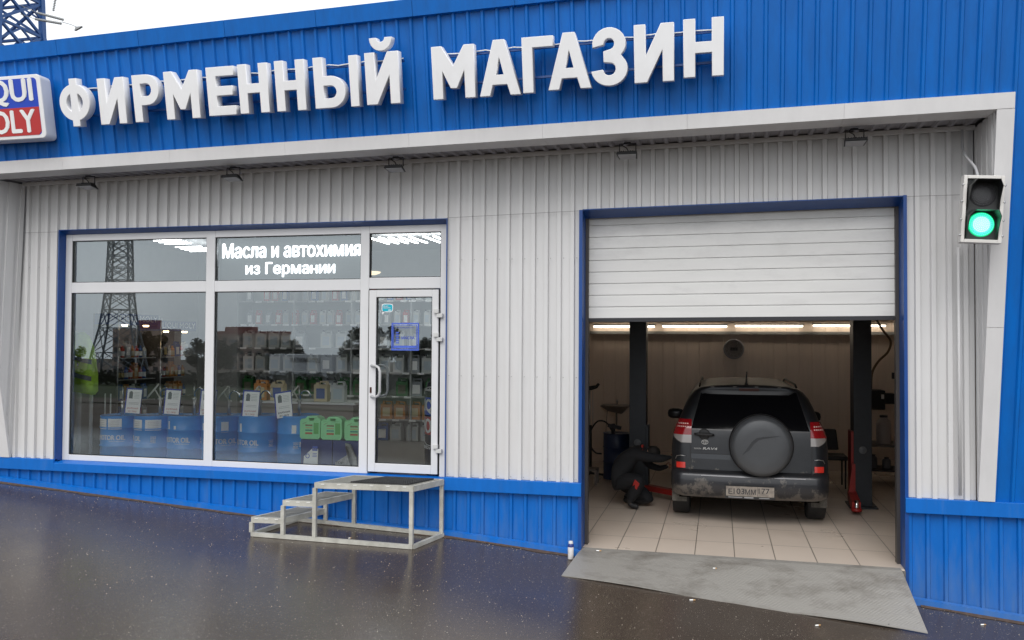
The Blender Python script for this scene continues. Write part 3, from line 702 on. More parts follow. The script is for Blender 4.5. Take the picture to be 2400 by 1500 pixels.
# ================================================================ FLOODLIGHTS under the portal
LENSF = mat('floodlight_lens', (.35, .35, .36), .25)
def flood():
    t = local_thing('floodlight', '', 'floodlight', (0, 0, 0), 'black floodlights under the portal')
    mb = MB(); mb.tube([(-.078, 0, -.100), (-.078, .0, -.012), (.078, .0, -.012), (.078, 0, -.100)], .006, 6); mb.box(-.03, .03, -.02, .02, -.01, .0); mb.build('bracket', DARK, t)
    mb = MB(); mb.hexa([(-.100, -.085, -.128), (.100, -.085, -.128), (.088, .055, -.150), (-.088, .055, -.150)], [(-.095, -.080, -.100), (.095, -.080, -.100), (.06, .035, -.095), (-.06, .035, -.095)])
    for k in range(6): mb.box(-.06+k*.022, -.054+k*.022, -.05, .02, -.100, -.085)
    mb.build('housing', BLACK, t, bevel=.003)
    mb = MB(); mb.hexa([(-.086, -.074, -.1325), (.086, -.074, -.1325), (.076, .044, -.1515), (-.076, .044, -.1515)], [(-.086, -.074, -.1285), (.086, -.074, -.1285), (.076, .044, -.1475), (-.076, .044, -.1475)]); mb.build('lens', LENSF, t)
    mb = MB(); mb.tube([(-.03, 0, .0), (-.05, -.01, -.03), (-.01, -.01, -.055), (.01, 0, -.09), (0, 0, -.12)], .005, 6); mb.build('cable', BLACK, t)
    return t
FX = [(-5.553, 'leftmost floodlight under the portal, above the left edge of the window'), (-3.737, 'floodlight under the portal above the middle of the shop window'), (-1.88, 'floodlight under the portal right above the shop door'),
      (.479, 'floodlight under the portal above the left end of the shutter'), (2.516, 'floodlight under the portal above the right end of the shutter')]
f0 = flood()
for i, (x, l) in enumerate(FX):
    if i == 0: f0.location = (x, -.3, zs(x)-.01); f0['label'] = 'black '+l
    else: dup(f0, (x, -.3, zs(x)-.01), 'black '+l)

# ================================================================ TRAFFIC LIGHT
tl = local_thing('traffic_light', 'two lamp traffic light glowing green on the right portal post', 'traffic light', (3.43, -.66, 2.895), None)
tl.rotation_euler = (0, R_(3.5), 0)
TLW = mat('signal_frame', (.62, .60, .57), .4); TLG = mat('signal_black', (.02, .022, .022), .5)
W2, H = .155, .56
mb = MB()
for a, b, c, d in ((-W2, -W2+.028, 0, H), (W2-.028, W2, 0, H), (-W2+.028, W2-.028, 0, .028), (-W2+.028, W2-.028, H-.028, H)): mb.box(a, b, -.05, .05, c, d)
mb.build('frame', TLW, tl, bevel=.004)
mb = MB(); mb.box(-W2+.028, W2-.028, -.02, .045, .028, H-.028); mb.build('back_panel', TLG, tl)
GRN = mat('lit_green_lens', (.02, .4, .25), .3, emit=(.0, .50, .20), estr=.55); GDOT = mat('lit_green_led', (.3, 1, .7), .3, emit=(.06, 1, .50), estr=1.5); GDI = mat('lit_green_led_core', (.3, 1, .7), .3, emit=(.55, 1, .80), estr=2.4)
OFFL = mat('unlit_lens', (.05, .05, .055), .35); ODOT = mat('unlit_led', (.22, .22, .23), .3)
for zc, lm, dm, nm in ((.155, GRN, GDOT, 'green_lamp'), (.405, OFFL, ODOT, 'red_lamp')):
    mb = MB(); mb.lathe((0, 0, zc), [(0, -.034), (.06, -.032), (.095, -.026), (.103, -.02)], 32, 'y'); ln = mb.build(nm, lm, tl)
    mb = MB(); k = 0
    for ring in range(7):
        mb.cur = 1 if (ring < 5 and zc < .3) else 0
        nn = 1 if ring == 0 else ring*6
        for j in range(nn):
            a = 2*PI*j/nn+ring*.3; r = ring*.0148; sz = (.0052 if zc < .3 else .0032)
            mb.lathe((r*math.cos(a), 0, zc+r*math.sin(a)), [(0, -.041), (sz*.7, -.040), (sz, -.030)], 7, 'y')
    mb.build('leds', [dm, GDI], ln)
    mb = MB()                                        # hood: open-bottomed visor
    hp = [(-.118, -.13), (-.118, .065), (-.085, .115), (.085, .115), (.118, .065), (.118, -.13)]
    dp = [.0, .035, .16, .16, .035, .0]; dp = [.02, .13, .17, .17, .13, .02]
    vs = [];
    for (u, v), d in zip(hp, dp):
        vs += [(u, -.02, zc+v), (u*1.0, -.02-d, zc+v-.012*(d/.17)), (u*.96, -.02-d, zc+v-.016*(d/.17)), (u*.96, -.02, zc+v-.004)]
    fs = []
    for i in range(5):
        a = i*4; b = a+4; fs += [(a, b, b+1, a+1), (a+1, b+1, b+2, a+2), (a+2, b+2, b+3, a+3)]
    mb.add(vs, fs); mb.build('visor', TLG if zc > .3 else mat('visor_dark_green', (.02, .03, .028), .45), tl)
for s_ in (-1, 1):
    for z in (.06, .19, .34, .48): MB().lathe((s_*(W2+.004), -.04, z), [(0, -.012), (.009, -.010), (.010, .004)], 10, 'y').build('clip', STEEL, tl)
for z in (.10, .40): MB().box(.05, .09, .045, .16, z, z+.03).build('mounting_arm', STEEL, tl)
mb = MB(); mb.tube(smooth([(3.44, -.62, 3.44), (3.44, -.52, 3.56), (3.42, -.32, 3.70), (3.44, -.15, 3.82), (3.45, -.1, 3.98)]), .012, 8)
tag(mb.build('conduit', mat('grey_conduit', (.33, .33, .34), .6), None, origin=(3.49, -.4, 3.5)), 'grey flexible conduit from the soffit down to the traffic light', 'conduit')
mb = MB(); mb.tube([(3.43, -.03, .70), (3.43, -.03, 2.93)], .014, 8); 
tag(mb.build('cable_duct', GREY, None, origin=(3.43, 0, .7)), 'thin light grey vertical duct on the wall below the traffic light', 'duct')

# ================================================================ ENTRANCE STEPS
st = thing('entrance_steps', 'light grey steel frame steps with expanded mesh treads below the shop door', 'steps', (-2.4, -.3, .05))
def lp(u, v, zz):
    """u 0..1 along the front from left (platform) to right, v 0 wall .. 1 front"""
    bl, br_, fl, fr = Vector((-2.415, -.045, 0)), Vector((-1.43, -.045, 0)), Vector((-2.60, -.58, 0)), Vector((-1.59, -.50, 0))
    p = bl*(1-u)*(1-v)+br_*u*(1-v)+fl*(1-u)*v+fr*u*v; return Vector((p.x, p.y, zz))
def gzl(u, v): p = lp(u, v, 0); return ground_z(p.x, p.y)
ZP, Z2, Z1 = .632, .445, .265
UA, UB = -.33, -.66       # step lines in u
mesh_m = mat('expanded_mesh_steel', (.42, .41, .37), .45, .2, var=.2)
def tread(name, u0, u1, z):
    mb = MB(); w = .045; t = .022
    ring = [(u0, 1), (u1, 1), (u1, 0), (u0, 0)]
    for (a, b), (c, d) in zip(ring, ring[1:]+ring[:1]):
        mb.bar(lp(a, b, z-w/2-.002), lp(c, d, z-w/2-.002), t, w*1.25)
    tr = mb.build(name, GALV, st)
    mb = MB(); L_ = (lp(u1, 1, 0)-lp(u0, 1, 0)).length; n = int(L_/.019)
    for i in range(1, n):
        u = u0+(u1-u0)*i/n; zig = []
        m = 16
        for j in range(m): zig.append(lp(u+(.35*(u1-u0)/n if j % 2 else -.35*(u1-u0)/n), j/(m-1), z+.001))
        for p, q in zip(zig, zig[1:]): mb.bar(p, q, .0035, .006)
    mb.build('mesh_grating', mesh_m, tr)
    for i in range(max(3, int(L_/.16))):
        u = u0+(u1-u0)*(i+.5)/max(3, int(L_/.16)); p = lp(u, 1, z-.01); MB().bar(p+Vector((-.018, -.013, 0)), p+Vector((.018, -.013, 0)), .006, .006).build('weld_tab', WHITEP, tr)
    return tr
tread('platform', 0, 1, ZP); tread('step_tread', UA, -.01, Z2); tread('step_tread', UB, UA-.01, Z1)
zbase = lambda u, v: gzl(u, v)+.022
mb = MB(); ring = [(UB, 1), (1, 1), (1, 0), (UB, 0)]
for (a, b), (c, d) in zip(ring, ring[1:]+ring[:1]):
    nseg = 4
    for i in range(nseg):
        p = (a+(c-a)*i/nseg, b+(d-b)*i/nseg); q = (a+(c-a)*(i+1)/nseg, b+(d-b)*(i+1)/nseg)
        mb.bar(lp(*p, zbase(*p)), lp(*q, zbase(*q)), .035, .04)
mb.build('base_frame', GALV, st)
for (u, v, z) in ((0, 1, ZP), (.985, 1, ZP), (.985, 0, ZP), (0, 0, ZP), (UA, 1, Z2), (UB, 1, Z1), (UA, 0, Z2), (UB+.03, 0, Z1)):
    mb = MB(); mb.bar(lp(u, v, zbase(u, v)+.02), lp(u, v, z-.05), .038, .038); mb.build('leg', GALV, st)
# perforated rubber mat
mb = MB(); c4 = [lp(.33, .90, ZP+.012), lp(.93, .95, ZP+.012), lp(.93, .12, ZP+.012), lp(.40, .12, ZP+.012)]
def q4(u, v): return c4[0]*(1-u)*(1-v)+c4[1]*u*(1-v)+c4[2]*u*v+c4[3]*(1-u)*v
for i in range(25): mb.bar(q4(i/24, 0), q4(i/24, 1), .009, .010)
for i in range(13): mb.bar(q4(0, i/12)+Vector((0, 0, .0015)), q4(1, i/12)+Vector((0, 0, .0015)), .009, .010)
tag(mb.build('door_mat', BLACK, None, origin=c4[0]), 'black perforated rubber mat on the top step platform', 'mat')

# ================================================================ RAMP
rm = thing('loading_ramp', 'worn grey checker plate ramp sloping down from the garage opening', 'ramp', (1.4, -.3, -.1))
mb = MB(); N = 14; M = 6
def rp(u, v):
    top = Vector((.0+u*2.94, .06-.03*u, .006)); bot = Vector((-.09+u*3.10, -.60-.10*u, ground_z(-.09+u*3.1, -.65)+.010+.012*math.sin(u*9)))
    if v < .25:
        f = v/.25; m_ = Vector((top.x, -.04-.03*u, -.004)); return top*(1-f)+m_*f
    f = (v-.25)/.75; m_ = Vector((.0+u*2.94-.012*(1-u)*1, -.04-.03*u, -.004)); return m_*(1-f)+bot*f
vs = [rp(i/N, j/M) for j in range(M+1) for i in range(N+1)]
top_f = [(j*(N+1)+i, j*(N+1)+i+1, (j+1)*(N+1)+i+1, (j+1)*(N+1)+i) for j in range(M) for i in range(N)]
n0 = len(vs); vs2 = vs+[v-Vector((0, 0, .007)) for v in vs]
fs = top_f+[tuple(n0+k for k in f[::-1]) for f in top_f]
e = [M*(N+1)+i for i in range(N+1)]; fs += [(a, b, b+n0, a+n0) for a, b in zip(e, e[1:])]
for col in (0, N): e = [j*(N+1)+col for j in range(M+1)]; fs += [(a, b, b+n0, a+n0) for a, b in zip(e, e[1:])]
mb.smooth = False; mb.add(vs2, fs); mb.build('ramp_plate', RAMPM, rm, fix=True)
for u in (.12, .5, .9): MB().bar(rp(u, .5)-Vector((0, 0, .03)), rp(u, .98)-Vector((0, 0, .012)), .04, .02).build('ramp_rib', DARK, rm)
mb = MB(); mb.box(0.0, GX1, -.02, .005, -.31, -.012); mb.build('threshold_edge', mat('concrete_edge', (.16, .15, .14), .8, var=.3), bld)

# ================================================================ spray can, litter
can = thing('spray_can', 'white spray can with a dark band standing by the left side of the ramp', 'can', (-.085, -.13, ground_z(-.085, -.13)))
mb = MB(); c0 = (-.085, -.13, ground_z(-.085, -.13)+.002)
mb.lathe(c0, [(0, 0), (.028, 0), (.029, .004), (.029, .128), (.026, .132)], 20); mb.build('can_body', mat('can_white', (.62, .60, .60), .35, var=.15, vscale=30), can)
mb = MB(); mb.lathe(c0, [(.0295, .118), (.0295, .134), (.026, .142), (.022, .150)], 20); mb.build('dark_band', NAVY, can)
mb = MB(); mb.lathe(c0, [(.022, .150), (.021, .170), (.017, .175), (0, .175)], 20); mb.build('cap', mat('can_cap', (.6, .6, .6), .4), can)
def butt(x, y, a, l, lab, onramp=None):
    mb = MB(); z = onramp if onramp is not None else ground_z(x, y)+.006
    d = Vector((math.cos(a), math.sin(a), 0))*l/2
    mb.tube([Vector((x, y, z))-d, Vector((x, y, z))+d], .0055, 7); mb.cur = 1; mb.tube([Vector((x, y, z))+d*.2, Vector((x, y, z))+d*1.02], .0058, 7)
    tag(mb.build('cigarette_butt', [PAPER, mat('filter_tan', (.45, .27, .12), .8)], None, origin=(x, y, z)), lab, 'cigarette butt', 'cigarette butts on the ground')
butt(1.10, -.72, .2, .05, 'white cigarette butt on the asphalt below the middle of the ramp edge')
butt(2.13, -.86, .5, .05, 'cigarette butt lying below the right part of the ramp edge')
butt(.18, -.05, .1, .05, 'cigarette butt on the top left corner of the ramp', .008)
butt(1.29, -.20, .1, .035, 'cigarette butt on the middle of the ramp plate', -.05)
butt(3.55, -.25, .3, .045, 'cigarette butt on the asphalt by the blue plinth, right of the ramp')
butt(-2.30, -.40, .9, .03, 'tiny cigarette butt inside the base of the steps')
# dry leaves and grit gathered at the foot of the wall
mb = MB()
for i in range(1900):
    u = random.random(); x = random.uniform(-7, 4.3); y = -.04-abs(random.gauss(0, .10)) if u < .2 else random.uniform(-2.6, -.05)
    if -.15 < x < 3.1 and y > -.9: continue
    s_ = random.choice((.0025, .003, .004, .006)); z = ground_z(x, y)+.001; a = random.random()*6
    mb.add([(x+s_*math.cos(a+k*2.1), y+s_*math.sin(a+k*2.1), z) for k in range(3)]+[(x, y, z+s_*.8)], [(0, 1, 3), (1, 2, 3), (2, 0, 3)])
tag(mb.build('grit', mat('pale_grit', (.36, .33, .29), .6)), 'small grit scattered on the wet asphalt', 'grit', None, 'stuff')

# ================================================================ GARAGE: the car
car = thing('parked_car', 'dark grey muddy off-road car seen from behind in the garage, spare wheel on its tailgate', 'car', (1.655, 3.4, 0))
CX = 1.655
LV = [(.30, .80, 1.54), (.34, .85, 1.475), (.42, .862, 1.445), (.55, .862, 1.440), (.59, .862, 1.465), (.615, .862, 1.52), (.85, .862, 1.535), (.98, .850, 1.545), (1.08, .815, 1.56), (1.15, .785, 1.593),
      (1.30, .728, 1.665), (1.42, .672, 1.722), (1.49, .615, 1.752), (1.53, .55, 1.715), (1.558, .44, 1.735), (1.572, .25, 1.79)]
def lvl(z):
    if z <= LV[0][0]: return LV[0][1:]
    for a, b in zip(LV, LV[1:]):
        if z <= b[0]: t = (z-a[0])/(b[0]-a[0]); return (a[1]+(b[1]-a[1])*t, a[2]+(b[2]-a[2])*t)
    return LV[-1][1:]
def carP(z, p, off=0):
    hw, yr = lvl(z); r = .15; s = 1 if p >= 0 else -1; p = abs(p); flat = hw-r; bow = .05
    if p <= flat:
        n = Vector((2*bow*p/hw/hw, -1, 0)).normalized(); x, y = p, yr+bow*(p/hw)**2
    elif p <= flat+r*PI/2:
        a = (p-flat)/r; y0 = yr+bow*(flat/hw)**2; x = flat+r*math.sin(a); y = y0+r*(1-math.cos(a)); n = Vector((math.sin(a), -math.cos(a), 0))
    else:
        y0 = yr+bow*(flat/hw)**2+r; x = hw; y = y0+(p-flat-r*PI/2); n = Vector((1, 0, 0))
    v = Vector((x, y, z))+n*off
    return Vector((CX+s*v.x, v.y, z))
def roofz(y): return 9 if y < 4.15 else (1.575-(y-4.15)*.62 if y < 5.0 else 1.05-(y-5.0)*.28)
def car_shell(name, z_lo, z_hi, m):
    mb = MB(); mb.smooth = True
    zz = [l[0] for l in LV if z_lo <= l[0] <= z_hi]; rows = []
    for z in zz:
        hw = lvl(z)[0]; fl = hw-.15
        ps = [-(fl*i/6) for i in range(6, 0, -1)]+[0]+[fl*i/6 for i in range(1, 7)]
        cor = [fl+.15*PI/2*i/6 for i in range(1, 7)]; side = [cor[-1]+d for d in (.15, .4, .8, 1.4, 2.0, 2.5, 2.9, 3.3, 3.6, 3.85)]
        allp = [-a for a in reversed(cor+side)]+ps+cor+side
        row = []
        for p in allp:
            v = carP(z, p); v.z = min(v.z, max(.3, roofz(v.y))); row.append(v)
        rows.append(row)
    n = len(rows[0]); mb.add([v for r in rows for v in r], [(j*n+i, j*n+i+1, (j+1)*n+i+1, (j+1)*n+i) for j in range(len(rows)-1) for i in range(n-1)])
    if z_hi > 1.5:                                   # roof closes across
        r = rows[-1]; mb.add(r, [(i, i+1, n-2-i, n-1-i) for i in range(n//2-1)])
    mb.add([v for r in rows for v in (r[0], r[-1])], [(2*j, 2*j+1, 2*j+3, 2*j+2) for j in range(len(rows)-1)])
    return mb.build(name, m, car, fix=True)
body = car_shell('body', .615, 2, CARP)
bump = car_shell('bumper', 0, .615, CARB)
def patch(name, m, zf, pf, off=.003, nz=8, np_=10, par=None, mb=None):
    """zf(t) -> z for t 0..1; pf(z) -> (p0, p1)"""
    own = mb is None; mb = mb or MB(); mb.smooth = True; vs = []
    for j in range(nz+1):
        z = zf(j/nz); a, b = pf(z)
        vs += [carP(z, a+(b-a)*i/np_, off) for i in range(np_+1)]
    mb.add(vs, [(j*(np_+1)+i, j*(np_+1)+i+1, (j+1)*(np_+1)+i+1, (j+1)*(np_+1)+i) for j in range(nz) for i in range(np_)])
    if own: return mb.build(name, m, par or car)
Lz = lambda a, b: (lambda t: a+(b-a)*t)
patch('rear_window', CGLASS, Lz(1.075, 1.495), lambda z: (-.635+.27*(z-1.075), .655-.30*(z-1.075)), .004)
patch('window_surround', mat('black_trim', (.012, .012, .013), .3), Lz(1.06, 1.505), lambda z: (-.65+.27*(z-1.06), .67-.30*(z-1.06)), .002)
mb = MB()
for a, b, c, d in ((-.648, -.640, .60, 1.07), (.672, .680, .60, 1.07), (-.64, .672, .598, .606), (-.64, -.18, .792, .797)): patch('', None, Lz(c, d), lambda z: (a, b), .003, 6, 6, mb=mb)
mb.build('tailgate_seam', BLACK, body)
patch('tailgate_sheen_band', mat('tailgate_sheen', (.030, .034, .040), .3, .4, coat=.6), Lz(.735, .79), lambda z: (-.635, -.2), .004, 3, 5, par=body)  # lighter band paints the sheen below the tailgate crease
mb = MB(); patch('', None, Lz(1.50, 1.535), lambda z: (-.10, .12), .006, 2, 4, mb=mb); mb.build('high_brake_light', mat('smoked_red', (.09, .05, .045), .2), car)
for s in (-1, 1):
    i0 = .632 if s < 0 else .662
    def lim(z, s=s, i0=i0):
        o = .885-.16*max(0, (1.02-z)/.12)**1.6 - .42*max(0, z-1.05); return (s*i0, s*o) if s > 0 else (s*o, s*i0)
    tl_ = patch('tail_light', REDL, Lz(1.0, 1.175), lim, .010, 8, 8)
    mb = MB(); patch('', None, Lz(.91, 1.0), lim, .009, 6, 8, mb=mb); mb.build('reversing_light', CLEARL, tl_)
    for a, b in ((1.118, 1.132), (1.085, 1.098)):
        mb = MB()
        for k in range(6):
            q = [i0+.035+(.145*k/6), i0+.035+(.145*(k+.7)/6)]
            patch('', None, Lz(a, b), lambda z: (s*q[0], s*q[1]) if s > 0 else (s*q[1], s*q[0]), .012, 1, 2, mb=mb)
        mb.build('lamp_strip', mat('lamp_pink', (.7, .45, .42), .2), tl_)
    mb = MB(); patch('', None, Lz(.625, .69), lambda z: (.70, .80) if s > 0 else (-.80, -.70), .012, 3, 4, mb=mb); mb.build('reflector', mat('reflector_red', (.55, .03, .02), .25, coat=.5), car)
    # wheels, mud flaps, mirrors, side glass
    for yw in (2.18, 4.66):
        w = MB(); xo = CX+s*.865; xi = CX+s*.665
        prof = [(.17, 0), (.295, 0), (.31, .02), (.31, .18), (.295, .20), (.17, .20)]
        w.lathe((min(xo, xi), yw, .31), prof, 30, 'x'); wh = w.build('wheel', BLACK, car)
        r_ = MB(); r_.lathe((xo-s*.012, yw, .31), [(.0, s*.0), (.05, s*.004), (.06, -s*.02), (.14, -s*.02), (.18, s*.004)], 24, 'x'); r_.build('rim', STEEL, wh)
    mb = MB(); mb.box(CX+s*.865-(.17 if s > 0 else 0), CX+s*.865+(0 if s > 0 else .17), 1.84, 1.855, .19, .40); mb.build('mud_flap', mat('muddy_flap', (.05, .045, .04), .8, var=.5, col2=(.15, .14, .12), vscale=12), car)
    m1 = MB(); m1.smooth = True; cx, cy, cz = CX+s*.925, 4.0, 1.045
    vs = []; n1, n2 = 10, 14
    for i in range(n1+1):
        a = PI*i/n1
        for j in range(n2):
            b = 2*PI*j/n2; f = lambda t, e: math.copysign(abs(t)**e, t)
            vs.append((cx+.115*f(math.cos(b), .7)*math.sin(a)**.6, cy+.055*math.cos(a), cz+.075*f(math.sin(b), .7)*math.sin(a)**.6))
    m1.add(vs, [(i*n2+j, i*n2+(j+1) % n2, (i+1)*n2+(j+1) % n2, (i+1)*n2+j) for i in range(n1) for j in range(n2)])
    m1.bar((cx-s*.12, cy, cz-.05), (cx-s*.02, cy, cz-.03), .05, .03); m1.build('door_mirror', CARP, car)
    patch('side_window', CGLASS, Lz(1.10, 1.40), lambda z: ((lvl(z)[0]+.40+.9*(z-1.1)) if s > 0 else -(lvl(z)[0]+2.55-1.0*(z-1.1)), (lvl(z)[0]+2.55-1.0*(z-1.1)) if s > 0 else -(lvl(z)[0]+.40+.9*(z-1.1))), .004, 6, 12)
    mb = MB(); mb.tube([carP(1.53, s*.62)+Vector((0, .12, .01)), carP(1.53, s*.62)+Vector((-s*0.0, .3, .035)), carP(1.53, s*.62)+Vector((0, 1.9, .04)), carP(1.53, s*.62)+Vector((0, 2.1, .01))], .013, 8); mb.build('roof_rail', BLACK, car)
    mb = MB(); pts = [carP(.60, s*.755, .006), carP(.66, s*.69 if s < 0 else s*.70, .006), carP(.72, s*.69 if s < 0 else s*.70, .006)]
    mb.tube([carP(.72, s*.82, .004), carP(.755, s*.80, .006), carP(.765, s*.75, .006), carP(.76, s*.70, .006)], .004, 6); mb.build('body_crease', STEEL, body)
mb = MB(); mb.box(CX-.78, CX+.78, 1.80, 5.3, .25, .36); mb.build('underbody', mat('sooty_underbody', (.004, .004, .004), .95, spec=.1), car)  # near-black colour paints the shade beneath the car
mb = MB(); patch('', None, Lz(.556, .566), lambda z: (-.52, .25), .012, 1, 12, mb=mb); patch('', None, Lz(.556, .566), lambda z: (.27, .60), .012, 1, 6, mb=mb); mb.build('bumper_edge_highlight', mat('bumper_highlight', (.16, .16, .17), .3, .5), bump)  # lighter strips paint a highlight along the bumper edge
# spare wheel in its cover
SX, SZ, SR = 1.785, .912, .338
mb = MB(); mb.lathe((SX, 1.345, SZ), [(0, -.012), (.18, -.010), (.28, -.002), (SR-.035, .012), (SR-.006, .045), (SR, .09), (SR, .13)], 48, 'y'); cov = mb.build('spare_wheel_cover', COVER, car)
mb = MB(); mb.lathe((SX, 1.345, SZ), [(SR-.008, .12), (SR+.012, .135), (SR+.012, .20), (.1, .22)], 40, 'y'); mb.build('spare_tyre', BLACK, cov)
mb = MB(); top = [(-.225+.03*i, -.10+.05*i) for i in range(4)]
cr = [(-.205, -.125), (-.15, -.045), (-.10, .03), (-.05, .07), (.02, .085), (.20, .098), (.02, .06), (-.03, .045), (-.08, .0), (-.13, -.07)]
mb.prism(cr, lambda u, v, d: (SX+u*1.02, 1.345-d, SZ+v+.03), .010, .0135); mb.build('cover_crease', mat('cover_crease_dark', (.025, .026, .03), .5), cov)
# plate and writing
mb = MB(); mb.box(1.395, 1.93, 1.418, 1.438, .325, .468); pl_ = mb.build('number_plate', BLACK, car)
mb = MB(); mb.box(1.405, 1.92, 1.4145, 1.4175, .352, .460); mb.build('plate_face', mat('dirty_plate', (.30, .26, .22), .6, var=.45, vscale=18), pl_)
mb = MB(); pt = lambda x, z: (lambda u, v: (x+u, 1.4135, z+v))
add_text(mb, 'Е', pt(1.432, .375), .042, .056, .01); add_text(mb, '103', pt(1.487, .375), .115, .062, .01); add_text(mb, 'ММ', pt(1.612, .375), .112, .056, .01); add_text(mb, '177', pt(1.755, .388), .115, .058, .01)
mb.box(1.742, 1.745, 1.4135, 1.4143, .354, .458); mb.build('plate_characters', TXT_K, pl_)
mb = MB(); mb.box(1.43, 1.58, 1.4165, 1.4175, .334, .342); mb.box(1.60, 1.70, 1.4165, 1.4175, .332, .345); mb.box(1.76, 1.87, 1.4165, 1.4175, .334, .342); mb.build('plate_frame_print', mat('plate_print', (.3, .3, .3), .5), pl_)
yb = 1.555
mb = MB(); mb.lathe((1.165, yb-.012, 1.012), [(0, -.006), (.05, -.004), (.062, .0), (.064, .02)], 24, 'y'); hb = mb.build('handle_recess', BLACK, car)
mb = MB(); mb.tube([(1.055, yb-.025, 1.014), (1.09, yb-.038, 1.016), (1.165, yb-.042, 1.014), (1.24, yb-.038, 1.012), (1.272, yb-.025, 1.010)], [.013, .018, .019, .018, .013], 10); mb.build('tailgate_handle', BLACK, hb)
mb = MB()
def ring(cx, cz, rx, rz, w=.004): 
    pts = [(cx+rx*math.cos(a), yb-.014, cz+rz*math.sin(a)) for a in [2*PI*k/20 for k in range(21)]]; mb.tube(pts, w, 5, False)
ring(1.172, .925, .036, .024); ring(1.172, .925, .013, .022, .003); ring(1.172, .936, .026, .010, .003); mb.build('emblem', mat('pale_lettering', (.45, .45, .44), .3), car)
mb = MB(); add_text(mb, 'TOYOTA', lambda u, v: (1.05+u, yb-.014, .842+v), .082, .016, .02); add_text(mb, 'RAV4', lambda u, v: (1.150+u+v*.3, yb-.014, .840+v), .155, .026, .04); mb.build('model_lettering', mat('pale_lettering', (.45, .45, .44), .3), car)
mb = MB(); mb.tube([(CX-.02, 1.78, 1.57), (CX-.02, 1.775, 1.60), (CX-.015, 1.73, 1.725)], [.024, .012, .006], 8); mb.build('antenna', BLACK, car)
mb = MB(); 
for u in (-.42, -.17, .07, .32): mb.bar((CX+u, 1.685, 1.556-.02*abs(u)), (CX+u+.04, 1.685, 1.556-.02*abs(u)), .008, .006)
mb.build('roof_edge_glints', CLEARL, car)  # pale bars paint the tube lamps' reflections along the roof edge

# ================================================================ the mechanic
def skin_mesh(name, verts, edges, root=0, sub=2):
    me = bpy.data.meshes.new(name); me.from_pydata([v[0] for v in verts], edges, [])
    o = bpy.data.objects.new('tmp', me); C.collection.objects.link(o)
    sk = o.modifiers.new('s', 'SKIN'); sk.use_smooth_shade = True; me.skin_vertices
    for i, v in enumerate(verts):
        r = v[1]; me.skin_vertices[0].data[i].radius = r if isinstance(r, tuple) else (r, r)
    me.skin_vertices[0].data[root].use_root = True
    ss = o.modifiers.new('u', 'SUBSURF'); ss.levels = sub; ss.render_levels = sub
    dg = bpy.context.evaluated_depsgraph_get(); m2 = bpy.data.meshes.new_from_object(o.evaluated_get(dg)); bpy.data.objects.remove(o); m2.name = name; return m2
per = thing('person', 'mechanic in black workwear crouching left of the car and reaching to its side', 'person', (.28, 2.35, 0))
V = [((.08, 2.35, .37), (.175, .165)), ((.15, 2.34, .53), (.175, .15)), ((.24, 2.33, .655), (.165, .14)), ((.35, 2.33, .71), (.115, .09)), ((.43, 2.34, .685), .048), ((.50, 2.35, .665), (.075, .068)), ((.555, 2.36, .645), (.075, .070)),
     ((.34, 2.20, .67), .080), ((.50, 2.16, .645), .066), ((.64, 2.17, .635), .055), ((.735, 2.19, .650), .028), ((.775, 2.20, .655), (.030, .016)),
     ((.36, 2.47, .67), .062), ((.47, 2.50, .50), .050), ((.60, 2.46, .47), .040), ((.68, 2.44, .50), .028), ((.71, 2.43, .51), (.028, .018)),
     ((.12, 2.24, .32), .125), ((.40, 2.14, .37), .098), ((.29, 2.17, .17), .075), ((.25, 2.18, .065), .042), ((.30, 2.16, .045), .040), ((.37, 2.14, .035), .030),
     ((.12, 2.46, .30), .125), ((.30, 2.44, .20), .11), ((.50, 2.36, .095), .088), ((.34, 2.42, .07), .055), ((.20, 2.44, .07), .042), ((.15, 2.45, .045), .038)]
E_ = [(0, 1), (1, 2), (2, 3), (3, 4), (4, 5), (5, 6), (2, 7), (7, 8), (8, 9), (9, 10), (10, 11), (2, 12), (12, 13), (13, 14), (14, 15), (15, 16), (0, 17), (17, 18), (18, 19), (19, 20), (20, 21), (21, 22), (0, 23), (23, 24), (24, 25), (25, 26), (26, 27), (27, 28)]
pm = skin_mesh('body', V, E_); pm.materials.clear(); pm.materials.append(OVERALL); pm.materials.append(SKIN); pm.materials.append(BLACK)
for f in pm.polygons:
    c = f.center
    if c.x > .47 and c.z > .57 and abs(c.y-2.355) < .12 and c.x < .66: f.material_index = 1
    if c.z < .07 or (c.z < .12 and c.x < .36 and c.y < 2.25): f.material_index = 2
po = bpy.data.objects.new('body', pm); C.collection.objects.link(po); po.parent = per; po.location = -Vector(per.location)
def hand(px, py, pz, s, nm):
    mb = MB()
    for k, (L_, off) in enumerate(((.055, -.022), (.062, -.008), (.058, .007), (.045, .021))):
        a = Vector((px, py, pz+off)); mb.tube([a, a+Vector((L_*.45, .012*s, .002)), a+Vector((L_*.8, .030*s, -.004)), a+Vector((L_*.95, .048*s, -.008))], [.0085, .008, .007, .005], 7)
    a = Vector((px-.03, py, pz+.022)); mb.tube([a, a+Vector((.02, .018*s, .02)), a+Vector((.045, .032*s, .022))], [.010, .009, .006], 7); mb.build(nm, SKIN, per)
hand(.79, 2.20, .655, 1, 'fingers'); hand(.72, 2.43, .51, -1, 'fingers')
mb = MB(); mb.smooth = True; mb.lathe((.53, 2.357, .665), [(.0, .100), (.045, .094), (.078, .065), (.090, .02), (.084, -.02)], 16); mb.build('hair', mat('dark_hair', (.015, .012, .01), .8), per)
mb = MB(); mb.tube([(.40, 2.27, .695), (.395, 2.32, .765), (.40, 2.37, .765), (.41, 2.41, .70)], .014, 8); mb.build('collar', mat('red_collar', (.40, .03, .02), .7), per)
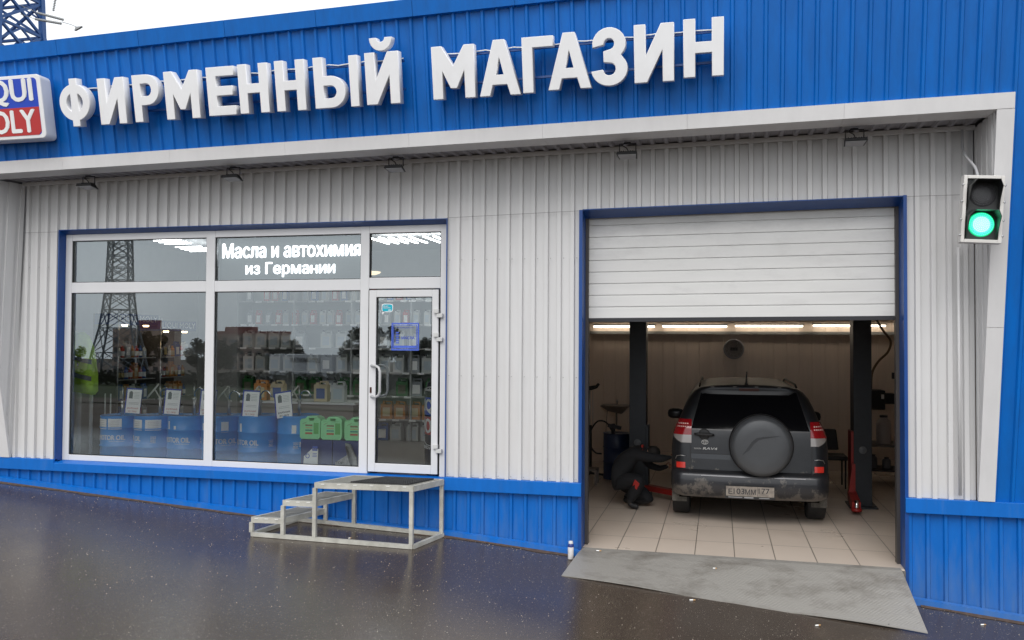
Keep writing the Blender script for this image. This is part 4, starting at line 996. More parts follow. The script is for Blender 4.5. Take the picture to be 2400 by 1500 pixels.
mb = MB(); mb.hexa([(.30, 2.095, .30), (.35, 2.065, .26), (.36, 2.09, .26), (.31, 2.12, .30)], [(.33, 2.05, .38), (.385, 2.04, .335), (.39, 2.06, .335), (.34, 2.08, .38)]); mb.build('knee_patch', mat('red_patch', (.42, .03, .025), .7), per)
mb = MB(); mb.bar((.13, 2.19, .60), (.20, 2.185, .66), .012, .004); mb.build('reflective_piping', mat('silver_piping', (.4, .4, .4), .4), per)

# ================================================================ garage equipment
for (x0, x1, lab, s) in ((.165, .385, 'dark steel lift column behind the crouching mechanic', 1), (2.975, 3.19, 'dark steel lift column right of the car with a red arm', -1)):
    t = thing('car_lift_column', lab, 'lift column', ((x0+x1)/2, 3.1, 0), 'car lift columns')
    mb = MB(); mb.box(x0, x1, 3.02, 3.04, .02, 3.65); mb.box(x0, x0+.02, 3.04, 3.30, .02, 3.65); mb.box(x1-.02, x1, 3.04, 3.30, .02, 3.65); mb.build('column', LIFTM, t, bevel=.004)
    mb = MB(); mb.box(x0-.06, x1+.06, 2.94, 3.36, 0, .02); 
    for q in (x0-.03, x1+.03): mb.lathe((q, 2.98, .02), [(.014, 0), (.014, .02), (0, .02)], 8)
    mb.build('base_plate', LIFTM, t)
    xi = x1+.001 if s > 0 else x0-.001
    mb = MB(); mb.box(min(xi, xi+s*.03), max(xi, xi+s*.03), 3.02, 3.28, .10, .95); car_ = mb.build('carriage', REDP if s < 0 else LIFTM, t)
    mb = MB()
    if s > 0: mb.bar((xi+.02, 3.05, .13), (.80, 2.72, .13), .11, .07); mb.lathe((.80, 2.72, .13), [(0, .03), (.05, .03), (.06, .0), (.06, -.10), (0, -.10)], 14)
    else: mb.bar((xi-.02, 3.05, .16), (2.93, 2.52, .10), .10, .10); mb.hexa([(2.90, 2.96, .14), (2.985, 2.96, .14), (2.985, 3.0, .14), (2.90, 3.0, .14)], [(2.95, 2.96, .55), (2.985, 2.96, .55), (2.985, 3.0, .55), (2.95, 3.0, .55)]); mb.lathe((2.93, 2.50, .05), [(.0, 0), (.06, 0), (.06, .03), (.03, .04)], 14)
    mb.build('swing_arm', REDP, t)
    mb = MB(); q = (.80, 2.72, .16) if s > 0 else (2.93, 2.50, .09)
    mb.lathe(q, [(.022, 0), (.022, .09), (0, .09)], 12); mb.build('arm_pin', CHROME, t)
    mb = MB(); mb.lathe(((x0+x1)/2, 3.018, .72), [(0, -.004), (.045, -.003), (.048, .001)], 20, 'y'); mb.build('badge', mat('badge_grey', (.12, .13, .14), .5), t)
# tubes on the cable tray
for i, (a, b) in enumerate(((-.784, .303), (.381, 1.489), (1.564, 2.682), (2.78, 3.93), (4.005, 4.5))):
    t = thing('tube_light', ['lit tube lamp over the wash basin, partly behind the left lift column', 'lit tube lamp on the back wall left of the clock', 'lit tube lamp on the back wall right of the clock', 'lit tube lamp on the back wall behind the right lift column', 'short visible end of a lit tube lamp in the far right corner of the garage'][i], 'tube lamp', (a, 6.1, 2.31), 'lit tube lamps on the garage back wall')
    mb = MB(); mb.box(a+.01, b-.01, 6.07, 6.135, 2.345+i*.005, 2.365+i*.005); mb.build('fixture', WHITEP, t)
    mb = MB(); mb.tube([(a+.03, 6.09, 2.322+i*.006), (b-.03, 6.09, 2.322+i*.006)], .013, 10); mb.build('tube', TUBE, t)
# clock
ck = thing('wall_clock', 'pale grey round wall clock on the garage back wall above the car', 'clock', (1.57, 6.17, 1.955))
mb = MB(); mb.lathe((1.57, 6.15, 1.955), [(.140, -.03), (.150, -.035), (.165, -.03), (.168, .03)], 40, 'y'); mb.build('clock_rim', mat('clock_rim_grey', (.34, .33, .34), .4), ck)
mb = MB(); mb.lathe((1.57, 6.15, 1.955), [(0, -.022), (.145, -.022)], 40, 'y'); dl = mb.build('dial', mat('clock_dial', (.30, .27, .25), .6), ck)
mb = MB()
for k in range(12):
    a = PI/2-2*PI*(k+1)/12; add_text(mb, str(k+1), lambda u, v: (1.57+.115*math.cos(a)+u-.011, 6.125, 1.955+.115*math.sin(a)+v-.014), .022, .028, .02)
mb.lathe((1.57, 6.126, 1.955), [(.085, 0), (.092, -.001)], 30, 'y'); mb.build('numerals', mat('clock_print', (.42, .40, .38), .6), ck)
mb = MB(); [mb.box(1.515+.03*k, 1.540+.03*k, 6.124, 6.1255, 1.93+.028*j, 1.952+.028*j) for k in range(4) for j in range(2)]; mb.build('dial_motif', TXT_K, dl)
mb = MB(); mb.bar((1.57, 6.120, 1.955), (1.52, 6.120, 1.98), .008, .004); mb.bar((1.57, 6.118, 1.955), (1.62, 6.118, 2.02), .006, .004); mb.build('clock_hands', TXT_K, ck)
# wash basin, barrel with hose, stand, stool, chair, bench with canister
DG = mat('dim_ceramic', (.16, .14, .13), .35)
wb = thing('wash_basin', 'small wash basin on the garage back wall left of the lift column', 'wash basin', (-.35, 6.0, 1.0))
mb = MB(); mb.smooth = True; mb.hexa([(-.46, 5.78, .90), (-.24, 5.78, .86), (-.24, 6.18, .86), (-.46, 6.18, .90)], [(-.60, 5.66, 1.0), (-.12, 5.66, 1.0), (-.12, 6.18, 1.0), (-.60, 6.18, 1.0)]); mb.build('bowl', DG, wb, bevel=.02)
mb = MB(); mb.tube([(-.35, 6.1, 1.0), (-.35, 6.1, 1.06), (-.35, 6.0, 1.08), (-.35, 5.95, 1.05)], .012, 8); mb.build('tap', STEEL, wb)
mb = MB(); mb.tube([(-.35, 6.0, .88), (-.35, 6.0, .62), (-.33, 6.12, .58)], .016, 8); mb.tube([(-.52, 6.1, .9), (-.55, 6.1, .4)], .006, 6); mb.build('waste_pipe', DG, wb)
ob = thing('oil_barrel', 'dark blue barrel with a black hose behind the mechanic', 'barrel', (-.16, 4.4, 0))
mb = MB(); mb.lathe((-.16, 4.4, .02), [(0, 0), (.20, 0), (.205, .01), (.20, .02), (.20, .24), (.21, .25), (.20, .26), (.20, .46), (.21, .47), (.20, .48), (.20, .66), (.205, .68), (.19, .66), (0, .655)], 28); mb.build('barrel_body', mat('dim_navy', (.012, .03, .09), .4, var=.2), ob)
mb = MB(); mb.tube(smooth([(-.20, 4.3, .70), (-.30, 4.25, .86), (-.42, 4.2, .88), (-.52, 4.2, .74), (-.54, 4.2, .55), (-.46, 4.2, .42), (-.36, 4.2, .40)]), .012, 8); mb.build('hose', BLACK, ob)
mb = MB(); mb.tube([(-.20, 4.3, .68), (-.20, 4.3, .84)], .03, 10); mb.bar((-.28, 4.28, .82), (-.08, 4.28, .78), .05, .05); mb.build('pump_head', DARK, ob)
js = thing('oil_drain_stand', 'tall black stand with a curved tray top at the far left of the garage', 'stand', (-.60, 4.6, 0))
mb = MB(); mb.tube([(-.60, 4.6, .05), (-.60, 4.6, .78)], .035, 10); mb.build('cylinder', BLACK, js)
mb = MB(); mb.tube([(-.60, 4.6, .75), (-.60, 4.6, 1.34)], .012, 8); mb.tube([(-.55, 4.6, .75), (-.555, 4.6, 1.30)], .006, 8); mb.build('pole', STEEL, js)
mb = MB(); mb.tube([(-.66, 4.6, 1.34), (-.58, 4.6, 1.35), (-.50, 4.6, 1.37), (-.46, 4.6, 1.42)], [.03, .035, .028, .02], 10); mb.build('tray', BLACK, js)
mb = MB(); 
for a in (.3, 2.4, 4.5): mb.bar((-.60, 4.6, .05), (-.60+.22*math.cos(a), 4.6+.22*math.sin(a), .02), .04, .03)
mb.build('foot', BLACK, js)
so = thing('step_stool', 'low grey step stool at the far left of the garage floor', 'stool', (-.53, 3.9, 0))
mb = MB(); mb.box(-.68, -.38, 3.78, 4.04, .20, .225); mb.build('stool_top', DG, so)
for x in (-.66, -.41):
    for y in (3.79, 4.0): mb = MB(); mb.box(x, x+.03, y, y+.03, 0, .20); mb.build('leg', DG, so)
ch = thing('office_chair', 'black padded chair between the car and the right lift column', 'chair', (3.0, 4.6, 0))
mb = MB(); mb.box(2.70, 3.10, 4.4, 4.82, .40, .46); mb.build('seat', BLACK, ch, bevel=.015)
mb = MB(); mb.hexa([(2.72, 4.80, .50), (3.03, 4.80, .50), (3.03, 4.84, .50), (2.72, 4.84, .50)], [(2.75, 4.86, .80), (3.00, 4.86, .80), (3.00, 4.90, .80), (2.75, 4.90, .80)]); mb.build('backrest', BLACK, ch, bevel=.02)
for x, y in ((2.73, 4.43), (3.07, 4.43), (2.73, 4.80), (3.07, 4.80)): mb = MB(); mb.tube([(x, y, .40), (x, y, 0)], .012, 8); mb.build('leg', DARK, ch)
wk = thing('workbench', 'dark workbench with a shelf in the right corner of the garage', 'workbench', (3.9, 5.0, 0))
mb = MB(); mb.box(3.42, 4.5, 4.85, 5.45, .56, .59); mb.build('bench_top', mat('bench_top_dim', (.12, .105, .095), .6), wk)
mb = MB(); mb.box(3.42, 4.5, 4.9, 5.45, .20, .22); mb.build('bench_shelf', DARK, wk)
for x in (3.44, 4.44):
    for y in (4.87, 5.40): mb = MB(); mb.box(x, x+.04, y, y+.04, 0, .56); mb.build('leg', DARK, wk)
def jar(x, y, z, r, h, m, nm, lab, cat):
    t = thing(nm, lab, cat, (x, y, z)); mb = MB(); mb.lathe((x, y, z), [(0, 0), (r, 0), (r*1.03, .02), (r*1.03, h*.70), (r*.85, h*.82), (r*.5, h*.9), (r*.5, h*.95)], 24); mb.build('container', m, t)
    mb = MB(); mb.lathe((x, y, z+h*.93), [(r*.56, 0), (r*.56, h*.07), (0, h*.07)], 16); mb.build('lid', DARK, t); return t
jar(3.67, 4.98, .592, .10, .42, mat('cloudy_plastic', (.34, .30, .29), .45), 'plastic_canister', 'cloudy white plastic canister standing on the workbench', 'canister')
jar(3.86, 4.98, .592, .045, .16, REDP, 'red_can', 'small red can at the right end of the workbench', 'can')
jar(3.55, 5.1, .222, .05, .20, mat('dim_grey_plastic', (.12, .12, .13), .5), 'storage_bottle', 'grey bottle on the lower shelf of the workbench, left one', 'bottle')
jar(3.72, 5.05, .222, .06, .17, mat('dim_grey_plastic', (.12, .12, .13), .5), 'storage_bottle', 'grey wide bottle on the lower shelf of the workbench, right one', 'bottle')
hr = thing('pump_unit', 'black pump unit on the back wall above the white canister', 'pump', (3.66, 5.9, 1.2))
mb = MB(); mb.box(3.62, 3.84, 5.8, 6.15, 1.03, 1.33); mb.box(3.84, 4.0, 5.85, 6.1, 1.12, 1.28); mb.build('pump_housing', BLACK, hr, bevel=.01)
mb = MB(); mb.box(3.78, 3.82, 5.79, 5.80, 1.2, 1.27); mb.build('label_plate', WHITEP, hr)
mb = MB(); mb.tube(smooth([(3.72, 5.8, 2.42), (3.82, 5.8, 2.25), (3.92, 5.8, 2.10), (3.88, 5.8, 1.93), (3.74, 5.8, 1.78), (3.65, 5.8, 1.60), (3.64, 5.85, 1.33)]), .018, 10); 
tag(mb.build('hanging_hose', mat('ochre_hose', (.12, .075, .035), .6), None, origin=(3.72, 5.8, 2.42)), 'ochre hose curving down from the ceiling at the right of the garage', 'hose')
mb = MB(); mb.tube([(4.1, 6.15, 3.6), (4.1, 6.15, 1.6)], .01, 8); mb.box(4.0, 4.2, 6.12, 6.17, 1.5, 1.6); tag(mb.build('socket_box', DARK, None, origin=(4.1, 6.15, 1.5)), 'dark socket box with a pipe on the garage back wall, far right', 'socket')

# ================================================================ SHOP INTERIOR
def drum(i, x, y, tu, logo, papers):
    labs = ['blue oil drum at the left end of the row, nearest the hi-vis vest', 'second blue oil drum from the left in the window', 'blue oil drum under the second clipboard from the left', 'blue oil drum half hidden behind the window mullion', 'blue oil drum right of the window mullion', 'blue oil drum at the right end of the row beside the navy boxes']
    t = thing('oil_drum', labs[i], 'drum', (x, y, .5), 'blue oil drums in the shop window'); R = .232; z0 = .502; top = 1.135+.012*i
    h = top-z0; pr = [(0, 0), (R, 0), (R+.006, .008), (R, .018)]
    for zz in (.27, .49): pr += [(R, zz-.012), (R+.008, zz-.004), (R+.008, zz+.004), (R, zz+.012)]
    pr += [(R, h-.02), (R+.006, h-.008), (R-.004, h), (R-.012, h-.012), (0, h-.012)]
    MB().lathe((x, y, z0), pr, 40).build('drum_body', DRUM, t)
    def wrap(u0, v0, rr=R+.002): return lambda u, v: (x+rr*math.sin((u0+u)/R), y-rr*math.cos((u0+u)/R), v0+v)
    vz = z0+.345
    mb = MB(); add_text(mb, 'MOTOR OIL', wrap(tu-.17, vz), .35, .058, .03); add_text(mb, 'Made in Germany', wrap(tu-.0, vz-.026), .17, .016, .0)
    for lu in (tu-.245, tu+.30):
        for a, b, c, d in ((lu-.002, lu+.066, vz-.022, vz-.019), (lu-.002, lu+.066, vz+.052, vz+.055)): 
            f = wrap(a, c); n = 6; mb.add([f((b-a)*k/n, 0) for k in range(n+1)]+[f((b-a)*k/n, d-c) for k in range(n+1)], [(k, k+1, n+2+k, n+1+k) for k in range(n)])
        add_text(mb, 'LIQUI', wrap(lu+.004, vz+.019), .056, .028, .02); add_text(mb, 'MOLY', wrap(lu+.004, vz-.014), .056, .028, .02)
    mb.build('drum_lettering', TXT_W, t)
    for (u0, u1, za, zb_) in papers:
        f = wrap(u0, z0+za, R+.004); n = 8; mb = MB(); mb.add([f((u1-u0)*k/n, 0) for k in range(n+1)]+[f((u1-u0)*k/n, zb_-za) for k in range(n+1)], [(k, k+1, n+2+k, n+1+k) for k in range(n)])
        mb.cur = 1
        if u1-u0 > .1:
            for q in range(4): f2 = wrap(u0+.03, z0+za+.03+.022*q, R+.0048); mb.add([f2((u1-u0-.06)*k/n, 0) for k in range(n+1)]+[f2((u1-u0-.06)*k/n, .004) for k in range(n+1)], [(k, k+1, n+2+k, n+1+k) for k in range(n)])
        mb.build('paper_label', [PAPER, mat('grey_print', (.4, .42, .42), .6)], t)
    return top
DX = [-5.80, -5.33, -4.87, -4.41, -3.93, -3.42]
pp = [[(-.18, -.02, .475, .595), (0, .16, .475, .6)], [(-.20, -.17, .49, .60), (-.15, .0, .475, .6), (.04, .22, .475, .6)], [(-.13, -.10, .49, .59), (-.03, .0, .50, .54)], [(-.14, -.09, .49, .58), (.12, .2, .48, .6)], [(-.13, -.09, .49, .59)], [(.04, .09, .49, .59)]]
tus = [.02, -.20, -.02, .12, -.06, .30]
tops = [drum(i, x, .62, tus[i], 0, pp[i]) for i, x in enumerate(DX)]
# pumps standing in the drums
pm_ = [(-5.83, .0, 'thin'), (-5.30, .3, ''), (-4.83, .5, 'thin'), (-4.36, .2, ''), (-3.95, .1, ''), (-3.44, -.1, '')]
plab = ['slim steel hand pump on the leftmost drum', 'steel lever hand pump right of the first clipboard', 'curved steel pump spout right of the second clipboard', 'steel hand pump beside the window mullion', 'steel lever hand pump above the drum right of the mullion', 'steel lever hand pump on the rightmost drum, above the tilted clipboard']
for i, (x, a, k) in enumerate(pm_):
    t = thing('hand_pump', plab[i], 'pump', (x, .68, tops[i]), 'steel hand pumps on the drums'); z = tops[i]-.01; h = .21 if i in (1, 2) else .17
    mb = MB(); mb.tube([(x, .68, z), (x, .68, z+h)], .019, 10); mb.lathe((x, .68, z+h*.9), [(.03, 0), (.03, .02), (0, .02)], 12); mb.build('barrel_tube', STEEL, t)
    mb = MB(); mb.tube([(x, .68, z+h), (x-.005, .68, z+h+.17)], .007, 8); mb.build('plunger', STEEL, t)
    mb = MB()
    if k != 'thin': mb.bar((x-.005, .66, z+h+.17), (x-.14, .62, z+h-.0), .024, .016); mb.bar((x+.0, .67, z+h), (x-.055, .65, z+h+.10), .012, .012); mb.build('lever', mat('pale_lever', (.55, .54, .48), .4), t)
    if i: 
        mb = MB(); pts = [(x+.01, .68, z+h*.85)]+[(x+.085-.075*math.cos(q), .66, z+h+.02+.10*math.sin(q)) for q in (.5, 1.0, 1.5, 2.0, 2.5, 2.9)]; mb.tube(pts, .009, 8); mb.build('spout', CHROME, t)
# clipboards
CLB = mat('clipboard_blue', (.01, .04, .35), .4)
cl = [(-5.475, 1.318, 2, 'first clipboard from the left, hanging above the second drum'), (-4.945, 1.32, 2, 'second clipboard from the left'), (-4.47, 1.32, 1, 'clipboard seen on both sides of the window mullion'), (-3.915, 1.322, 1, 'clipboard above the drum right of the mullion'), (-3.50, 1.318, -9, 'tilted clipboard on the rightmost drum')]
for i, (x, z, rot, lab) in enumerate(cl):
    t = local_thing('price_clipboard', 'price sheet, '+lab, 'clipboard', (x, .42, z), 'price clipboards on the drums')
    t.rotation_euler = (R_(-6), R_(rot), 0)
    MB().box(-.112, .104, -.004, .004, -.145, .155).build('board', CLB, t)
    MB().box(-.094, .102, -.0065, -.0045, -.143, .138).build('sheet', PAPER, t)
    mb = MB(); mb.box(-.065, -.015, -.008, -.007, .03, .105); mb.box(-.055, -.025, -.008, -.007, .105, .118); mb.build('jug_picture', mat('grey_print_dark', (.16, .17, .18), .6), t)
    mb = MB()
    for q in range(5): mb.box(.0, .075, -.0078, -.0068, .035+q*.017, .039+q*.017)
    for q in range(2): mb.box(-.06, .075, -.0078, -.0068, -.02-q*.017, -.016-q*.017)
    mb.build('text_lines', mat('grey_print', (.4, .42, .42), .6), t)
    mb = MB(); add_text(mb, 'рублей', lambda u, v: (-.07+u, -.008, -.098+v), .145, .026, .02); add_text(mb, 'за 1 литр', lambda u, v: (-.06+u, -.008, -.132+v), .12, .022, .02)
    mb.build('price_text', TXT_K if i == 4 else mat('faded_red_print', (.62, .30, .28), .6), t)
# navy boxes, canisters
mb = MB(); mb.box(-3.22, -2.84, .30, .66, .502, .95); tag(mb.build('navy_box', NAVY, None, origin=(-3.0, .48, .5), bevel=.008), 'navy box under the left green canisters, white leaflet in front', 'box', 'navy boxes under the green canisters')
mb = MB(); mb.box(-2.832, -2.44, .30, .66, .502, .95); tag(mb.build('navy_box', NAVY, None, origin=(-2.6, .48, .5), bevel=.008), 'navy box under the right green canister, beside the door frame', 'box', 'navy boxes under the green canisters')
def canister_meshes(t, m, lab_m, W=.25, Hh=.255, D=.16, detail=True):
    body = [(0, .02), (.02, 0), (W-.02, 0), (W, .03), (W, Hh*.80), (W-.02, Hh*.93), (W-.06, Hh), (.09, Hh), (.068, Hh*.93), (.062, Hh*.87), (.012, Hh*.87), (0, Hh*.82)]
    hole = [(.115, Hh*.80), (.145, Hh*.80), (.165, Hh*.91), (.11, Hh*.91)]
    mb = MB(); f = lambda u, v, d: (u-W/2, d, v)
    # body with a handle opening: bottom block + post + bridge
    mb.prism([(0, .02), (.02, 0), (W-.02, 0), (W, .03), (W, Hh*.80), (W*.985, Hh*.80), (.0, Hh*.80)], f, 0, D)
    mb.prism([(0, Hh*.80), (.112, Hh*.80), (.105, Hh*.92), (.065, Hh*.92), (.06, Hh*.87), (.012, Hh*.87)], f, .012, D-.012)
    mb.prism([(.16, Hh*.80), (W, Hh*.80), (W-.018, Hh*.92), (.172, Hh*.92)], f, .012, D-.012)
    mb.prism([(.065, Hh*.92), (W-.018, Hh*.92), (W-.06, Hh), (.09, Hh)], f, .012, D-.012)
    mb.build('canister_body', m, t, bevel=.007)
    mb = MB(); mb.box(.045, .105, -.001, .01, .06, Hh*.72); mb.build('grip_recess_shade', mat('green_recess_shade', (.12, .50, .12), .4), t)  # no hollow here: recess shade painted as a darker green patch
    mb = MB()
    for k, (z, hh, mm) in enumerate(((.145, .018, 0), (.12, .012, 1), (.09, .016, 2), (.055, .020, 3))):
        mb.cur = mm; mb.box(-.055, .03, -.003, -.0002, z, z+hh)
    mb.cur = 0; mb.bar((-.09, -.002, .165), (-.04, -.002, .19), .003, .006, up=(0, 1, 0))
    mb.build('canister_label', [mat('brown_print', (.25, .22, .10), .5), mat('cream_print', (.6, .5, .25), .5), mat('teal_print_l', (.06, .35, .25), .5), mat('salmon_print', (.55, .16, .09), .5)], t)
for i, (x, z, lab) in enumerate(((-3.125, .952, 'leftmost light green oil canister on the navy boxes'), (-2.865, .952, 'middle light green oil canister on the navy boxes'), (-2.58, .952, 'rightmost light green oil canister, cut by the window frame'))):
    if i == 0: t0 = local_thing('oil_canister', lab, 'canister', (x, .33, z), 'light green canisters on the navy boxes'); canister_meshes(t0, GREENL, None)
    else: dup(t0, (x, .33, z), lab, rz=R_(2*i))
t = thing('leaflet', 'white leaflet with a slanted top corner leaning on the navy box behind the glass', 'leaflet', (-3.07, .25, .65))
MB().prism([(-3.165, .60), (-2.99, .60), (-2.985, .855), (-3.06, .855), (-3.155, .77)], lambda u, v, d: (u, .255-d, v), 0, .003).build('sheet', PAPER, t)
mb = MB(); mb.box(-3.05, -2.99, .250, .2515, .86, .885); mb.box(-3.055, -2.99, .250, .2515, .835, .852)
mb.build('logo_patch', BPR, t)
mb = MB()
for q in range(3): mb.box(-3.05, -3.0, .250, .2515, .80-q*.016, .806-q*.016)
mb.lathe((-3.11, .2510, .775), [(.018, 0), (.026, -.0005)], 16, 'y'); mb.build('print_lines', BPR, t)
t = thing('plastic_bag', 'clear plastic bag with printed card at the lower right corner of the window', 'bag', (-2.6, .25, .65))
mb = MB(); mb.prism([(-2.78, .60), (-2.50, .60), (-2.53, .78), (-2.60, .92), (-2.66, .93), (-2.64, .80), (-2.77, .72)], lambda u, v, d: (u, .26-d*(1+.6*math.sin(u*60)), v), 0, .02); mb.build('bag_film', mat('cloudy_film', (.42, .42, .42), .25, var=.5, vscale=25), t)
mb = MB(); add_text(mb, 'ТОР', lambda u, v: (-2.76+u, .2275, .705+v), .09, .026, .05); mb.bar((-2.64, .222, .90), (-2.55, .222, .62), .004, .022, up=(1, 0, 0)); mb.build('bag_print', TXT_K, t)

# inflatable can display behind the door
ic = thing('inflatable_can', 'large dark inflatable can with logo standing right behind the door glass', 'display', (-1.66, .95, .5))
MB().lathe((-1.66, .95, .502), [(0, 0), (.26, 0), (.30, .04), (.31, .3), (.31, .95), (.28, 1.08), (.20, 1.12), (.15, 1.14), (.15, 1.18), (0, 1.18)], 40).build('can_body', mat('dark_foil', (.008, .010, .03), .22), ic)
def wr(u0, v0, R=.312): return lambda u, v: (-1.66+R*math.sin((u0+u)/R), .95-R*math.cos((u0+u)/R), v0+v)
def band(m, nm, u0, u1, za, zb_, R):
    f = wr(u0, 0, R); n = 16; MB().add([f((u1-u0)*k/n, za) for k in range(n+1)]+[f((u1-u0)*k/n, zb_) for k in range(n+1)], [(k, k+1, n+2+k, n+1+k) for k in range(n)]).build(nm, m, ic)
band(bm_, 'blue_band', -.42, .1, 1.22, 1.42, .3125); band(rm_, 'red_band', -.42, .1, 1.00, 1.20, .3125)
mb = MB(); add_text(mb, 'LIQUI', wr(-.42, 1.24, .3145), .46, .16, .05); add_text(mb, 'MOLY', wr(-.42, 1.02, .3145), .46, .16, .05); add_text(mb, 'probable', wr(-.36, 1.48, .3145), .24, .05); add_text(mb, 'additive', wr(-.36, .84, .3145), .22, .045)
for zc in (1.45, .97):
    pts = [wr(-.16, zc, .315)(.20*math.cos(q), (1 if zc > 1.2 else -1)*.09*abs(math.sin(q))) for q in [PI*k/20 for k in range(21)]]; mb.tube(pts, .004, 5)
mb.build('can_lettering', TXT_W, ic)

# hi-vis vest on its stand
t = thing('hi_vis_vest', 'neon yellow green safety vest with two grey bands at the left of the shop window', 'vest', (-6.27, .5, 1.38))
YEL = mat('neon_yellow', (.62, .98, .08), .6, var=.15, vscale=9, bump=.6, bscale=14, emit=(.4, 1, .05), estr=0)
out = [(-6.44, 1.42), (-6.30, 1.395), (-6.12, 1.375), (-6.088, 1.42), (-6.10, 1.62), (-6.115, 1.80), (-6.15, 1.95), (-6.235, 2.10), (-6.30, 2.145), (-6.36, 2.13), (-6.40, 2.145), (-6.44, 2.10)]
ctr = (-6.27, 1.75)
mb = MB(); mb.smooth = True; rings = []
for f, y in ((1, .56), (1.0, .50), (.93, .455), (.7, .43), (.4, .42), (.05, .418)):
    rings.append([(ctr[0]+(u-ctr[0])*f, y+.012*math.sin(k*2.1)*f, ctr[1]+(v-ctr[1])*f) for k, (u, v) in enumerate(out)])
n = len(out); mb.add([v for r in rings for v in r], [(j*n+i, j*n+(i+1) % n, (j+1)*n+(i+1) % n, (j+1)*n+i) for j in range(5) for i in range(n)]); mb.build('vest_cloth', YEL, t)
for z in (1.84, 1.635):
    mb = MB(); hw_ = .155; pts = []; n = 12
    for k in range(n+1):
        x = -6.435+(.33)*k/n; d = min(1, (1-abs((x+6.27)/.18)**3)); y = .396+.10*(1-max(0, d))*.8; pts.append((x, y, z-.09*(k/n)))
    mb.add([(p[0], p[1], p[2]) for p in pts]+[(p[0], p[1], p[2]+.055) for p in pts], [(k, k+1, n+2+k, n+1+k) for k in range(n)]); mb.build('reflective_band', mat('reflective_grey', (.22, .24, .24), .4), t)
t = thing('garment_stand', 'pale upright stand posts below the safety vest', 'stand', (-6.33, .56, .5))
for x, r in ((-6.40, .03), (-6.22, .022)): MB().tube([(x, .60, .51), (x, .60, 1.45)], r, 12).build('post', WHITEP, t)
MB().box(-6.46, -6.12, .50, .70, .502, .52).build('base', WHITEP, t)
mb = MB()
for x in (-6.02, -6.10): mb.tube([(x, .7, .52), (x, .7, 1.38)], .008, 8)
tag(mb.build('display_rods', mat('pale_rod', (.6, .62, .6), .3), None, origin=(-6.06, .7, .5)), 'two thin pale display rods left of the first drum', 'rods')

# jugs and bottles: one mesh per kind, every one an object
def jug_mesh(name, w, h, d, mats_, handle=True):
    mb = MB()
    if handle:
        mb.prism([(-w/2, 0), (w/2, 0), (w/2, h*.78), (w*.1, h*.80), (-w/2, h*.80)], lambda u, v, dd: (u, dd, v), -d/2, d/2)
        mb.prism([(-w*.42, h*.80), (-w*.16, h*.80), (-w*.20, h*.90), (-w*.38, h*.90)], lambda u, v, dd: (u, dd, v), -d*.3, d*.3)
        mb.prism([(w*.38, h*.785), (w*.5, h*.78), (w*.42, h*.96), (-w*.1, h*.96), (-w*.14, h*.90), (w*.3, h*.90)], lambda u, v, dd: (u, dd, v), -d*.25, d*.25)
        mb.cur = 2; mb.box(-w*.38, -w*.2, -d*.25, d*.25, h*.90, h*.98)
    else:
        mb.lathe((0, 0, 0), [(0, 0), (w/2, 0), (w/2, h*.68), (w*.42, h*.76), (w*.2, h*.85), (w*.2, h*.88)], 12)
        mb.cur = 2; mb.lathe((0, 0, h*.87), [(w*.23, 0), (w*.23, h*.13), (0, h*.13)], 10)
    mb.cur = 1
    if handle: mb.box(-w*.32, w*.32, -d/2-.002, -d/2, h*.14, h*.62)
    else: mb.lathe((0, 0, 0), [(w/2+.002, h*.15), (w/2+.002, h*.55)], 12)
    o = mb.build(name, mats_, None); me = o.data; bpy.data.objects.remove(o); return me
cols = {'green': GREEND, 'white': mat('white_jug', (.58, .60, .58), .4), 'orange': mat('orange_jug', (.55, .22, .04), .4), 'cream': mat('cream_jug', (.62, .52, .34), .4), 'grey': mat('grey_jug', (.30, .32, .34), .4), 'blue': mat('blue_jug', (.03, .10, .35), .4), 'red': mat('red_jug', (.45, .05, .04), .4), 'dark': mat('dark_jug', (.04, .04, .05), .4)}
lbls = {'green': mat('brown_label', (.12, .12, .08), .5), 'white': mat('pale_blue_label', (.48, .55, .60), .5), 'orange': mat('cream_label', (.6, .5, .3), .5), 'cream': mat('navy_label', (.08, .12, .35), .5), 'grey': PAPER, 'blue': PAPER, 'red': PAPER, 'dark': mat('gold_label', (.4, .3, .1), .5)}
JM = {}
def jug(c, kind, x, y, z, rz, lab, grp):
    k = (c, kind)
    if k not in JM:
        w, h, d = {'jug': (.185, .285, .12), 'bottle': (.10, .235, .07), 'tin': (.062, .165, .062)}[kind]
        JM[k] = jug_mesh(c+'_'+kind, w, h, d, [cols[c], lbls[c], cols['dark' if c in ('white', 'cream') else c]], kind != 'tin')
    nm = {'jug': 'oil_jug', 'bottle': 'oil_bottle', 'tin': 'additive_tin'}[kind]
    o = bpy.data.objects.new(nm, JM[k]); C.collection.objects.link(o); o.location = (x, y, z+.001); o.rotation_euler = (0, 0, rz)
    tag(o, lab, nm.replace('_', ' '), grp)
shf = thing('wall_shelves', 'long grey wall shelving full of oil jugs behind the shop counter', 'shelves', (-4.2, 4.3, .5))
LVZ = [.50, .838, 1.198, 1.565, 1.94, 2.315, 2.69]
for k, z in enumerate(LVZ):
    s_ = MB().box(-6.30, -1.40, 4.02, 4.45, z-.02, z).build('shelf', SHELF, shf)
    mb = MB()
    x = -6.25
    while x < -1.5:
        if random.random() < .8: mb.box(x, x+.11, 4.012, 4.018, z-.028, z+.002)
        x += random.uniform(.14, .3)
    mb.build('price_tags', PAPER, s_)
mb = MB()
for x in (-6.32, -5.32, -4.32, -3.32, -2.32, -1.40): mb.box(x, x+.02, 4.02, 4.45, .5, 2.95)
mb.box(-6.3, -1.4, 4.451, 4.47, .5, 2.95); mb.build('shelf_back', mat('shelf_back_grey', (.42, .43, .42), .6), shf)
